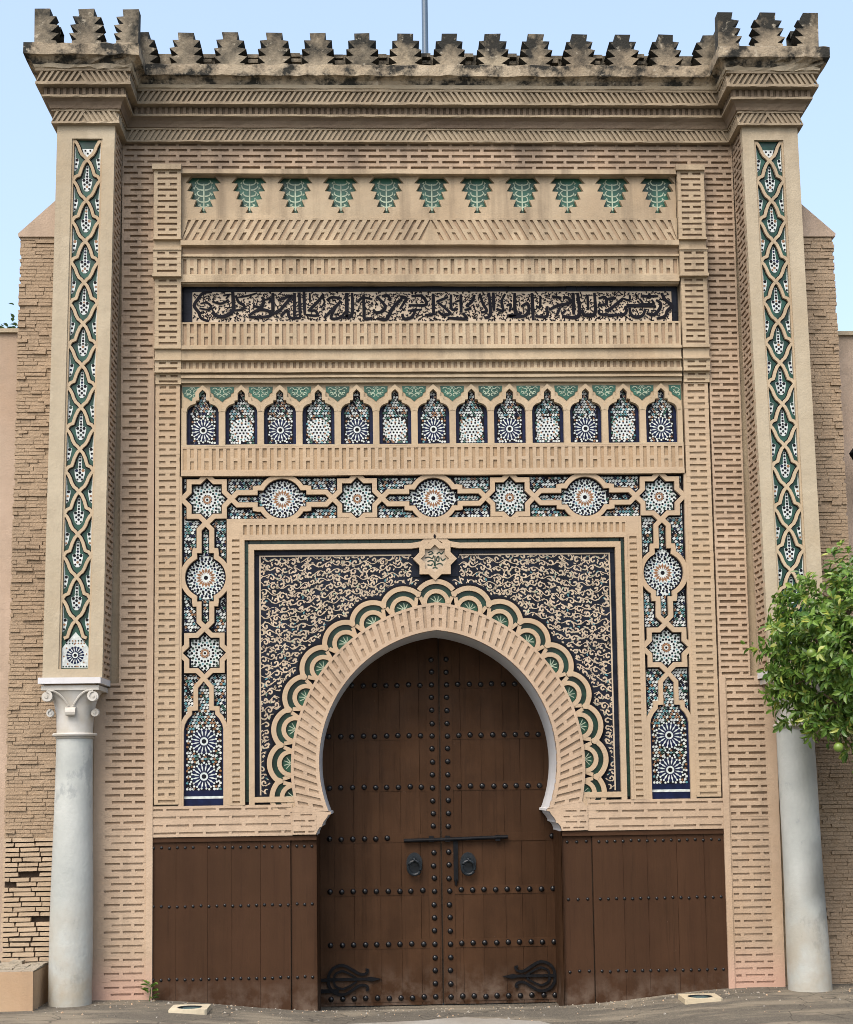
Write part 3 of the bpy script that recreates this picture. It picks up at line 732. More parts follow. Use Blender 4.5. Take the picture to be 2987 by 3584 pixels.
def dotfield(m, F, x0, x1, z0, z1, p, d, inside, cols=('tile_emerald', 'tile_sky', 'tile_ochre', 'tile_blue', 'tile_sky'), s=.34, seed=1):
    rr = random.Random(seed); nx, nz = int((x1 - x0) / p) + 1, int((z1 - z0) / p) + 1
    for i in range(nx):
        for j in range(nz):
            x = x0 + (i + .5 * (j % 2)) * p; z = z0 + j * p
            if not inside(x, z): continue
            q = rr.random()
            if i % 3 == 1 and j % 4 == 2: dot(m, F, x, z, p * .40, d, rr.choice(cols), 8)
            elif q < .50: dot(m, F, x, z, p * rr.uniform(.40, .50), d, 'tile_white', 6, rr.random())
            elif q < .88: dot(m, F, x, z, p * .44, d, rr.choice(cols), 6, rr.random())
            for (ax, az) in ((.5, 0), (.25, .5)):
                if rr.random() < .8 and inside(x + ax * p, z + az * p): dot(m, F, x + ax * p, z + az * p, p * .17, d, 'tile_white', 4, rr.random())
def inpoly(poly):
    def f(x, z):
        c = False; k = len(poly)
        for i in range(k):
            a, b = poly[i], poly[i - 1]
            if (a[1] > z) != (b[1] > z) and x < (b[0] - a[0]) * (z - a[1]) / (b[1] - a[1]) + a[0]: c = not c
        return c
    return f

# ---- thirteen niches
NP = 0.3208; NX = [(i - 6) * NP for i in range(13)]; NB = 4.516
def niche_half(k=0.0):
    return [(0.134 + k, NB), (0.134 + k, 4.800), (0.130 + k, 4.826), (0.116 + k, 4.850), (0.094 + k, 4.868), (0.058 + k, 4.874 + k * .6), (0.056 + k, 4.898 + k * .6), (0.032 + k, 4.902 + k * .6), (0.032 + k, 4.952 + k * .7), (0.018 + k * .8, 4.970 + k * .8), (0, 4.990 + k * 1.3)]
def niches():
    back = MB(); flat(back, F0, [(-2.1, NB), (2.1, NB), (2.1, 5.04), (-2.1, 5.04)], -.055, 'tile_blue'); back.build('tile_ground', GATE)
    H = niche_half()
    for i, x in enumerate(NX):
        t = MB()
        out = [(x + a, z) for a, z in H] + [(x - a, z) for a, z in H[::-1][1:]]
        ins = [(x + a * .80, NB + .026 + (z - NB) * .93) for a, z in H] + [(x - a * .80, NB + .026 + (z - NB) * .93) for a, z in H[::-1][1:]]
        prism(t, F0, ins, -.055, -.052, 'tile_black')
        f = inpoly([(x + (a - x) * .93, z) for a, z in ins]); k = 'blue' if i % 2 == 0 else 'white'
        cz = 4.652
        R = .112 if k == 'blue' else .096
        rosette(t, F0, x, cz, R, k, -.051, f)
        dotfield(t, F0, x - .13, x + .13, NB + .03, 4.99, .0225, -.051, lambda a, b: f(a, b) and (a - x) ** 2 + (b - cz) ** 2 > (R * 1.06) ** 2, ('tile_ochre', 'tile_ochre', 'tile_emerald', 'tile_blue', 'tile_sky') if k == 'blue' else ('tile_emerald', 'tile_emerald', 'tile_ochre', 'tile_sky'), .33, i)
        nt_ = t.build('mosaic_niche', GATE, label='small arched niche of %s tile mosaic' % ('blue wheel' if k == 'blue' else 'white and green flower'))
        r = MB(); Hc = niche_half(.013)
        pts = [(x + a, z) for a, z in Hc] + [(x - a, z) for a, z in Hc[::-1][1:]]
        ribbon(r, F0, pts[1:-1], .030, -.06, 0.0, 'plaster'); r.build('niche_moulding', GATE)
    for i in range(14):
        m = MB()
        a = -2.10 if i == 0 else NX[i - 1] + .134; b = 2.10 if i == 13 else NX[i] - .134
        fbox(m, F0, a, b, NB, 4.83, -.06, -.003, 'plaster'); m.build('niche_mullion', GATE)
    Ho = niche_half(.022)[1:]
    for i in range(14):
        L = [(NX[i - 1] + a, z) for a, z in Ho] if i > 0 else [(-2.10, 4.83)]
        Rr = [(NX[i] - a, z) for a, z in Ho] if i < 13 else [(2.10, 4.83)]
        top = 5.04
        poly = L + [(L[-1][0], top), (Rr[-1][0], top)] + Rr[::-1]
        m = MB(); prism(m, F0, poly, -.06, -.022, 'plaster')
        cx = (max(-2.10, NX[i - 1] if i > 0 else -2.26) + (NX[i] if i < 13 else 2.26)) / 2
        g0 = [(-.100, 5.015), (-.096, 4.968), (-.075, 4.957), (-.070, 4.935), (-.028, 4.912), (0, 4.886), (.028, 4.912), (.070, 4.935), (.075, 4.957), (.096, 4.968), (.100, 5.015)]
        gp = [(max(-2.095, min(2.095, cx + a)), z) for a, z in g0]
        prism(m, F0, gp, -.06, -.017, 'tile_emerald')
        for s in (-1, 1):
            for (ax, az, r) in ((.03, 4.975, .02), (.06, 4.99, .018), (.022, 4.94, .016), (.008, 5.0, .012), (.05, 4.955, .012)):
                pts = [(cx + s * (ax + r * cos(a)), az + r * .8 * sin(a)) for a in [k * .8 for k in range(7)]]
                if all(-2.09 < p[0] < 2.09 for p in pts): ribbon(m, F0, pts, .006, -.017, -.0155, 'tile_mint', sides=False)
        m.build('green_spandrel_tile', GATE)
niches()

# ---- strapwork zellige frame
def star_pts(cx, cz, R, q=.765): return [(cx + (R if i % 2 == 0 else R * q) * sin(pi * i / 8), cz + (R if i % 2 == 0 else R * q) * cos(pi * i / 8)) for i in range(16)]
ZT, ZB = 4.062, None
def zellige_frame():
    D = -.040
    base = MB()
    flat(base, F0, [(-2.10, 3.88), (2.10, 3.88), (2.10, 4.26), (-2.10, 4.26)], D, 'tile_black')
    for s in (-1, 1):
        q = [(s * 2.10, 1.535), (s * 1.72, 1.535), (s * 1.72, 3.88), (s * 2.10, 3.88)]; flat(base, F0, q, D, 'tile_black')
    base.build('tile_ground', GATE)
    strap = MB(); wst = .040
    def circle_cart(cx, cz, L0, L1, vertical, open0=True):
        # capsule round a circle: tips at -L0 and +L1 along the axis
        def side(L, s):
            return [(s * L, 0), (s * (L - .052), .052), (s * .222, .052), (s * .222, .086), (s * .196, .090)]
        c = [(.188 * cos(a), .188 * sin(a)) for a in [math.radians(28 + (180 - 56) * i / 14) for i in range(15)]]
        up = side(L1, 1) + c + side(L0, -1)[::-1]
        pts = up + [(a, -b) for a, b in up[::-1][1:-1]]
        return [(cx + b, cz + a) if vertical else (cx + a, cz + b) for a, b in pts]
    stars = [(-1.89, ZT), (-.645, ZT), (.63, ZT), (1.89, ZT), (-1.908, 2.782), (1.912, 2.787)]
    for cx, cz in stars: ribbon(strap, F0, star_pts(cx, cz, .205), wst, D, 0.0, 'frame_plaster', True)
    circ = [(-1.268, ZT, .42, .418), (-.01, ZT, .43, .435), (1.262, ZT, .427, .423)]
    for cx, cz, a, b in circ: ribbon(strap, F0, circle_cart(cx, cz, a, b, False), wst, D, .001, 'frame_plaster', True)
    for cx, cz in ((-1.900, 3.408), (1.900, 3.415)): ribbon(strap, F0, circle_cart(cx, cz, .42, .45, True), wst, D, .001, 'frame_plaster', True)
    bl = MB()  # black edging: tile border and the shadow along straps and recess edges, as colour
    for cx, cz in stars: ribbon(bl, F0, star_pts(cx, cz, .205), wst + .024, D, D + .0045, 'tile_black', True, False)
    for cx, cz, a, b in circ: ribbon(bl, F0, circle_cart(cx, cz, a, b, False), wst + .024, D, D + .0055, 'tile_black', True, False)
    for cx, cz in ((-1.900, 3.408), (1.900, 3.415)): ribbon(bl, F0, circle_cart(cx, cz, .42, .45, True), wst + .024, D, D + .0055, 'tile_black', True, False)
    for s in (-1, 1):
        fbox(bl, F0, min(s * 2.078, s * 2.094), max(s * 2.078, s * 2.094), 1.6, 4.24, D, D + .003, 'tile_black'); fbox(bl, F0, min(s * 1.724, s * 1.738), max(s * 1.724, s * 1.738), 1.6, 3.88, D, D + .003, 'tile_black')
    fbox(bl, F0, -2.09, 2.09, 4.236, 4.25, D, D + .0035, 'tile_black')
    bl.build('tile_and_shadow_line', GATE, kind='stuff')
    strap.build('strapwork', GATE)
    mos = MB()
    for cx, cz, a, b in circ: dot(mos, F0, cx, cz, .180, D + .001, 'tile_white', 32)
    for cx, cz in ((-1.900, 3.408), (1.900, 3.415)): dot(mos, F0, cx, cz, .180, D + .001, 'tile_white', 32)
    for cx, cz in stars: flat(mos, F0, star_pts(cx, cz, .19), D + .001, 'tile_white')
    for cx, cz, a, b in circ: rosette(mos, F0, cx, cz, .170, 'ochre', D + .002)
    for cx, cz in ((-1.900, 3.408), (1.900, 3.415)): rosette(mos, F0, cx, cz, .170, 'ochre', D + .002)
    for cx, cz in stars: rosette(mos, F0, cx, cz, .19, 'star', D + .002, inpoly(star_pts(cx, cz, .180)))
    rc = [(c[0], c[1], .178) for c in circ] + [(-1.9, 3.408, .178), (1.9, 3.415, .178)]
    sp = [inpoly(star_pts(cx, cz, .19)) for cx, cz in stars]
    def free(x, z): return not any((x - a) ** 2 + (z - b) ** 2 < r * r for a, b, r in rc) and not any(f(x, z) for f in sp)
    dotfield(mos, F0, -2.085, 2.09, 3.885, 4.25, .0262, D + .002, free, seed=3)
    for s in (-1, 1):
        dotfield(mos, F0, min(s * 2.09, s * 1.73), max(s * 2.09, s * 1.73), 2.16, 3.88, .0262, D + .002, free, seed=5 + s)
    mos.build('mosaic_tiles', GATE, kind='stuff')
    # bottom cartouches
    for s in (-1, 1):
        cx = s * 1.914
        w_ = .165
        H = [(w_, 1.535), (w_, 2.155), (.156, 2.20), (.130, 2.25), (.098, 2.285), (.098, 2.315), (.050, 2.318), (.050, 2.49), (0, 2.555)]
        pts = [(cx + a, z) for a, z in H] + [(cx - a, z) for a, z in H[::-1][1:]]
        m = MB(); prism(m, F0, pts, -.05, D + .004, 'tile_blue')
        ins = [(cx + a * .88, 1.66 + (z - 1.535) * .865 if z < 2.2 else z - .018) for a, z in H] + [(cx - a * .88, 1.66 + (z - 1.535) * .865 if z < 2.2 else z - .018) for a, z in H[::-1][1:]]
        prism(m, F0, ins, D, D + .006, 'tile_black'); f = inpoly([(cx + (a - cx) * .94, z) for a, z in ins])
        rosette(m, F0, cx, 2.058, .125, 'blue', D + .008, f); rosette(m, F0, cx - s * .0, 1.772, .125, 'blue', D + .008, f)
        dotfield(m, F0, cx - .16, cx + .16, 1.67, 2.56, .0245, D + .008, lambda a, b: f(a, b) and (a - cx) ** 2 + (b - 2.058) ** 2 > .128 ** 2 and (a - cx) ** 2 + (b - 1.772) ** 2 > .128 ** 2, ('tile_ochre', 'tile_ochre', 'tile_emerald', 'tile_sky'), .31, 9)
        fbox(m, F0, cx - w_, cx + w_, 1.592, 1.612, D, D + .008, 'tile_white')
        m.build('mosaic_cartouche', GATE, label='tall arched panel with two blue tile wheels')
        r = MB(); k = .014
        H2 = [(a + k if a > .001 else 0, z + (k * 1.5 if i == len(H) - 1 else (k * .7 if i > 4 else 0))) for i, (a, z) in enumerate(H)]
        up = [(cx + a, z) for a, z in H2] + [(cx - a, z) for a, z in H2[::-1][1:]]
        ribbon(r, F0, up, .036, D, 0.002, 'frame_plaster')
        for q in (-1, 1):
            pass
        r.build('cartouche_moulding', GATE)
    # outer and inner fillets
    fl = MB()
    for s in (-1, 1):
        fbox(fl, F0, min(s * 2.094, s * 2.118), max(s * 2.094, s * 2.118), 1.535, 4.25, -.06, .004, 'frame_plaster')
        fbox(fl, F0, min(s * 1.70, s * 1.724), max(s * 1.70, s * 1.724), 1.535, 3.892, -.06, .004, 'frame_plaster')
    fbox(fl, F0, -1.70, 1.70, 3.862, 3.892, -.06, .004, 'frame_plaster')
    fl.build('frame_fillet', GATE)
zellige_frame()

# ---- inner slotted frame and black spandrel
def inner_frame():
    m = MB()
    soldiers(m, F0, -1.60, 1.60, 3.735, 3.862, mat='frame_plaster', pitch=.052, d=.006, double=False, rec=.009, rim=.022, bmat='frame_brick'); m.build('soldier_brick_band', GATE)
    for s in (-1, 1):
        m = MB()
        a, b = (1.60, 1.70) if s > 0 else (-1.70, -1.60)
        soldiers(m, F0, 1.535, 3.735, a, b, mat='frame_plaster', pitch=.051, d=.006, double=False, rec=.010, rim=.020, frac=.36, horizontal=True, bmat='frame_brick')
        fbox(m, F0, a, b, 3.735, 3.862, -.06, .005, 'frame_plaster')
        m.build('soldier_brick_band', GATE)
    fl = MB()
    for s in (-1, 1):
        for (a, b, d_, zt) in ((1.578, 1.60, .010, 3.735), (1.500, 1.546, .004, 3.678)):
            fbox(fl, F0, min(s * a, s * b), max(s * a, s * b), 1.535, zt, -.06, d_, 'frame_plaster')
        a, b = (1.20, 1.50) if s > 0 else (-1.50, -1.18)
        fbox(fl, F0, a, b, 1.555, 1.60, -.06, .004, 'frame_plaster')
    fbox(fl, F0, -1.578, 1.578, 3.713, 3.735, -.06, .010, 'frame_plaster')
    # upper cream fillet breaks round the star
    for s in (-1, 1):
        pts = [(s * 1.50, 3.655), (s * .20, 3.655), (s * .115, 3.668), (0, 3.748)]
        ribbon(fl, F0, pts, .046, -.06, .004 + .0007 * s, 'frame_plaster')
    fl.build('frame_fillet', GATE)
    # dark green line tiles
    n = 34
    for i in range(n):
        x = -1.54 + 3.08 * i / n
        piece('border_tile', F0, [(x, 3.681), (x + 3.08 / n - .003, 3.681), (x + 3.08 / n - .003, 3.711), (x, 3.711)], -.06, -.022 + R_.uniform(-.002, .002), 'tile_green')
    for s in (-1, 1):
        for i in range(23):
            z = 1.56 + i * .0935; a, b = (1.549, 1.576) if s > 0 else (-1.576, -1.549)
            piece('border_tile', F0, [(a, z), (b, z), (b, z + .0905), (a, z + .0905)], -.06, -.022 + R_.uniform(-.002, .002), 'tile_green')
    # black tile border inside the fillet
    n = 33
    for i in range(n):
        x = -1.495 + 2.99 * i / n
        if abs(x + .045) < .155: continue
        piece('border_tile', F0, [(x + .0015, 3.592), (x + 2.99 / n - .0015, 3.592), (x + 2.99 / n - .0015, 3.632), (x + .0015, 3.632)], -.06, -.036 + R_.uniform(-.002, .002), 'tile_slate')
    for s in (-1, 1):
        for i in range(22):
            z = 1.605 + i * .090; a, b = (1.464, 1.498) if s > 0 else (-1.498, -1.464)
            piece('border_tile', F0, [(a, z), (b, z), (b, z + .088), (a, z + .088)], -.06, -.036 + R_.uniform(-.002, .002), 'tile_slate')
    base = MB()
    for s in (-1, 1):
        poly = [(s * (x - .01), z) for x, z in OUT] + [(s * 1.18, 1.54), (s * 1.60, 1.54), (s * 1.60, 3.735), (0, 3.735)]
        poly[0] = (0, poly[0][1])
        flat(base, F0, poly, -.045, 'tile_slate')
    base.build('tile_ground', GATE)
inner_frame()

# scallop ring positions by equal arc length along the outer arch curve
def curve_at(L):
    s = 1 if L >= 0 else -1; L = abs(L); acc = 0
    for a, b in zip(OUT, OUT[1:]):
        l = sqrt((b[0] - a[0]) ** 2 + (b[1] - a[1]) ** 2)
        if acc + l >= L:
            t = (L - acc) / l; p = (a[0] + (b[0] - a[0]) * t, a[1] + (b[1] - a[1]) * t)
            n = ((b[1] - a[1]) / -l * -1, 0)
            tx, tz = (b[0] - a[0]) / l, (b[1] - a[1]) / l
            return (s * p[0], p[1]), (s * -tz, tx)
        acc += l
    return None
LEN = sum(sqrt((b[0] - a[0]) ** 2 + (b[1] - a[1]) ** 2) for a, b in zip(OUT, OUT[1:]))
SC = []
STEP = (LEN - 0.075) / 8
for i in range(-8, 9):
    p, n = curve_at(i * STEP)
    if i == 0: n = (0, 1)
    SC.append((p, math.atan2(n[1], n[0])))
def scallops():
    for i, (c, a) in enumerate(SC):
        m = MB()
        def arc(r, h0, h1, n=14): return [(c[0] + r * cos(a + h0 + (h1 - h0) * k / n), c[1] + r * sin(a + h0 + (h1 - h0) * k / n)) for k in range(n + 1)]
        T = math.radians
        # black outer line tiles, cream outer ring, green ring, cream inner ring, green fan
        ribbon(m, F0, arc(.206, T(-50), T(50)), .020, -.05, -.036 + .0004 * (i % 2), 'tile_black')
        ribbon(m, F0, arc(.176, T(-54), T(54)), .040, -.05, -.002 + .0008 * (i % 2), 'frame_plaster')
        ribbon(m, F0, arc(.133, T(-72), T(72)), .050, -.05, -.026 + .0004 * (i % 2), 'tile_green')
        ribbon(m, F0, arc(.095, T(-96), T(96)), .036, -.05, -.004 + .0008 * (i % 2), 'frame_plaster')
        flat(m, F0, arc(.073, T(-95), T(95)), -.030, 'tile_fan')
        for q in (-50, -18, 18, 50):
            p1 = (c[0] + .06 * cos(a + T(q)), c[1] + .06 * sin(a + T(q)))
            ribbon(m, F0, smooth_path([c, ((c[0] + p1[0]) / 2 + .006 * sin(a), (c[1] + p1[1]) / 2), p1], 3), .007, -.030, -.028, 'tile_mint', sides=False)
        m.build('scallop', GATE, label='interlaced cream scallop with green tile fan on the arch rim')
    for (c0, a0), (c1, a1) in zip(SC, SC[1:]):
        m = MB()     # cream knots where neighbouring scallops cross
        mx, mz = (c0[0] + c1[0]) / 2, (c0[1] + c1[1]) / 2; an = math.atan2(sin(a0) + sin(a1), cos(a0) + cos(a1))
        P = lambda r, t: (mx + r * cos(an) - t * sin(an), mz + r * sin(an) + t * cos(an))
        prism(m, F0, [P(.078, -.014), P(.078, .014), P(.112, .030), P(.128, 0), P(.112, -.030)], -.05, .0005, 'frame_plaster')
        for s in (-1, 1):
            prism(m, F0, [P(.0, s * .052), P(.0, s * .022), P(.072, s * .0), P(.078, s * .03)], -.05, -.0055, 'frame_plaster')
        m.build('scallop_knot', GATE)
    for s in (-1, 1):
        m = MB(); fbox(m, F0, min(s * 1.17, s * 1.24), max(s * 1.17, s * 1.24), 1.475, 1.60, -.05, -.001, 'frame_plaster'); m.build('scallop_stop', GATE)
scallops()

def medallion():
    cx, cz = -0.005, 3.545
    m = MB()
    prism(m, F0, star_pts(cx, cz, .165), -.05, -.018, 'tile_mint')
    prism(m, F0, star_pts(cx, cz, .118), -.018, -.0165, 'tile_cream')
    for pts in ([(-.055, .05), (-.03, .06), (-.015, .045), (-.05, .035)], [(.015, .04), (.035, .055), (.05, .04), (.07, .06)], [(-.08, .008), (-.05, .016), (-.02, .006), (-.01, .03)],
                [(.012, .01), (.03, .02), (.03, -.015), (.012, -.01), (.02, .02)], [(.045, .012), (.06, -.012), (.085, .005)], [(-.06, -.02), (-.035, -.012), (-.01, -.02), (-.005, -.055)],
                [(.01, -.045), (.04, -.035), (.062, -.05)], [(-.06, -.045), (-.03, -.05), (-.02, -.035)], [(0, .025), (.002, -.06)], [(-.02, -.075), (0, -.068), (.02, -.075)]):
        ribbon(m, F0, smooth_path([(cx + a * 1.05, cz + b * 1.05) for a, b in pts], 4), .010, -.0165, -.0145, 'tile_green', sides=False)
    o = m.build('medallion', GATE, label='eight pointed star medallion with green Arabic lettering above the arch')
    r = MB(); ribbon(r, F0, star_pts(cx, cz, .150), .046, -.05, .010, 'frame_plaster', True); r.build('medallion_rim', o)
    t = MB(); prism(t, F0, [(cx, 3.752), (cx + .012, 3.734), (cx, 3.712), (cx - .012, 3.734)], .008, .014, 'tile_black'); t.build('diamond_boss', o)
    b = MB()
    for s in (-1, 1):
        prism(b, F0, [(cx + s * .150, 3.63), (cx + s * .195, 3.63), (cx + s * .195, 3.575), (cx + s * .16, 3.575)], -.05, -.036, 'tile_slate')
        prism(b, F0, [(cx + s * .150, 3.46), (cx + s * .195, 3.50), (cx + s * .195, 3.40), (cx + s * .10, 3.40)], -.05, -.036, 'tile_slate')
    b.build('border_tiles', o)
medallion()

def arabesque():
    m = MB(); rr = random.Random(21)
    Rch = [(c, .219) for c, a in SC]
    def dist_ok(x, z, pad):
        if not (-1.455 + pad < x < 1.455 - pad and 1.615 + pad < z < 3.582 - pad): return False
        if abs(x) < .190 + pad and 3.39 - pad < z: return False
        # outside the arch ring and the scallops
        if z < 3.2:
            s = abs(x) + OC
            if s * s + (z - OZ) ** 2 < (OR + .045 + pad) ** 2: return False
        return all((x - c[0]) ** 2 + (z - c[1]) ** 2 > (r + pad) ** 2 for c, r in Rch)
    # cream edging line
    L = []
    for s in (-1, 1):
        ribbon(m, F0, [(s * 1.455, 1.612), (s * 1.455, 3.584), (s * .20, 3.584)], .012, -.045, -.0405, 'tile_cream', sides=False)
    D1 = -.0415; RP, HW = .069, .070
    def strokes(P, wfn, dd):
        run = []
        for p in P + [None]:
            if p is not None and dist_ok(p[0], p[1], .003): run.append(p)
            else:
                if len(run) > 2: ribbon(m, F0, run, wfn, -.045, dd, 'tile_cream', sides=False)
                run = []
    def leaf(x, z, a, l, wd_, s):
        b = rr.uniform(.2, .8)
        P = [(s * (x - l * cos(a) * .5), z - l * sin(a) * .5), (s * (x + l * .12 * sin(a) * b), z - l * .12 * cos(a) * b), (s * (x + l * cos(a + b * .5) * .5), z + l * sin(a + b * .5) * .5)]
        if all(dist_ok(q[0], q[1], .004) for q in P): ribbon(m, F0, smooth_path(P, 3), lambda t: .0022 + wd_ * sin(pi * t) ** .8, -.045, D1 - .0006, 'tile_cream' if rr.random() < .88 else rr.choice(('tile_mint', 'tile_sky')), sides=False)
    def warp(x, z):                                   # let the rows of scrolls wander
        return (x + .030 * sin(4.3 * z + 1.0) + .016 * sin(11 * z - 5 * x), z + .040 * sin(3.7 * x + 1.9 * z) + .018 * sin(9.1 * x - 4 * z + 1))
    for s in (-1, 1):
        rr.seed(21)                                   # mirrored halves
        row = 0; z = 1.52
        while z < 3.68:
            ph = (row % 2) * HW * .6 + .02 * row; amp = .017
            n = int(1.62 / .006)
            def WP(x, zz): a, b = warp(x, zz); return (s * a, b)
            seg = []
            for q in range(n):
                seg.append(WP(-.06 + .006 * q, z + amp * sin(pi * (.006 * q + ph) / HW)))
                if rr.random() < .02: strokes(seg, .0060, D1 - .0003); seg = []
            strokes(seg, .0060, D1 - .0003)
            x = -.06 - (ph % HW) + HW / 2
            while x < 1.56:
                up = 1 if sin(pi * (x + .06 + ph) / HW) > 0 else -1
                cx, cz = x + rr.uniform(-.010, .010), z - up * .012 + rr.uniform(-.006, .006)
                r = rr.uniform(.021, .030); a0 = up * pi / 2 + rr.uniform(-.6, .6); dr = rr.choice((-1, 1)); tn = rr.uniform(3.4, 5.2)
                P = [WP(cx + r * (1 - .78 * q / 12) * cos(a0 + dr * tn * q / 12), cz + r * (1 - .78 * q / 12) * sin(a0 + dr * tn * q / 12)) for q in range(13)]
                strokes(P, lambda t: .0058 + .0074 * sin(pi * min(1, t * 1.2)), D1)
                if dist_ok(P[-1][0], P[-1][1], .008): dot(m, F0, P[-1][0], P[-1][1], .0085, D1 + .0004, 'tile_cream', 7)
                for q in range(5):
                    la = rr.uniform(0, 2 * pi); rl = rr.uniform(.029, .044)
                    lx, lz = warp(cx + rl * cos(la), cz - up * .006 + rl * sin(la))
                    leaf(lx, lz, la + pi / 2 * rr.choice((-1, 1)) + rr.uniform(-.5, .5), rr.uniform(.018, .029), .0082, s)
                x += HW
            z += RP; row += 1
    m.build('arabesque_tracery', GATE, kind='stuff', label='cream scrolling vine tracery on black tile around the arch')
arabesque()

# ---- voussoir band
def voussoirs():
    m = MB(); n = 33
    def P(s, t, side):
        # s in 0..1 along the half arch
        k = s * 40; i = min(39, int(k)); f = k - i
        a = (IN[i][0] + (IN[i + 1][0] - IN[i][0]) * f, IN[i][1] + (IN[i + 1][1] - IN[i][1]) * f)
        b = (OUT[i][0] + (OUT[i + 1][0] - OUT[i][0]) * f, OUT[i][1] + (OUT[i + 1][1] - OUT[i][1]) * f)
        return (side * (a[0] + (b[0] - a[0]) * t), a[1] + (b[1] - a[1]) * t)
    def patch(s0, s1, t0, t1, side): return [P(s0, t0, side), P(s1, t0, side), P(s1, t1, side), P(s0, t1, side)]
    for side in (-1, 1):
        for i in range(66):
            s0, s1 = i / 66, (i + 1) / 66
            prism(m, F0, patch(s0, s1, -.0, .13, side), -.06, .012, 'relief'); prism(m, F0, patch(s0, s1, .90, 1.0, side), -.06, .012, 'relief')
        for i in range(n):
            s0 = i / n; p = 1 / n; a, b = s0 + p * .29, s0 + p * .71
            prism(m, F0, patch(s0, a, .13, .90, side), -.06, .0112, 'relief'); prism(m, F0, patch(b, s0 + p, .13, .90, side), -.06, .0112, 'relief')
            rec = lambda: .012 - .010 - R_.uniform(0, .006)
            if i % 2 == 0:
                prism(m, F0, patch(a, b, .44, .58, side), -.06, .0106, 'relief')
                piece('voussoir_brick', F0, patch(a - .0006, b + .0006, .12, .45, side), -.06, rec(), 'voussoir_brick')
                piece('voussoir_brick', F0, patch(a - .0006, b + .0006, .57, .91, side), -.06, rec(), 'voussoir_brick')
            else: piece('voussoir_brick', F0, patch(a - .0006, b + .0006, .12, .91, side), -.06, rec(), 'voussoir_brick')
    for side in (-1, 1):
        prism(m, F0, [(side * a, b) for a, b in CORBEL] + [(side * 1.0, 1.475)], -.06, .011, 'relief')
        prism(m, F0, [(side * .885, 1.475), (side * 1.215, 1.475), (side * 1.175, 1.525), (side * 1.16, 1.52), (side * .90, 1.478)], -.06, .0104, 'relief')
    m.build('voussoir_band', GATE, label='cream slotted brick band following the horseshoe arch')
voussoirs()

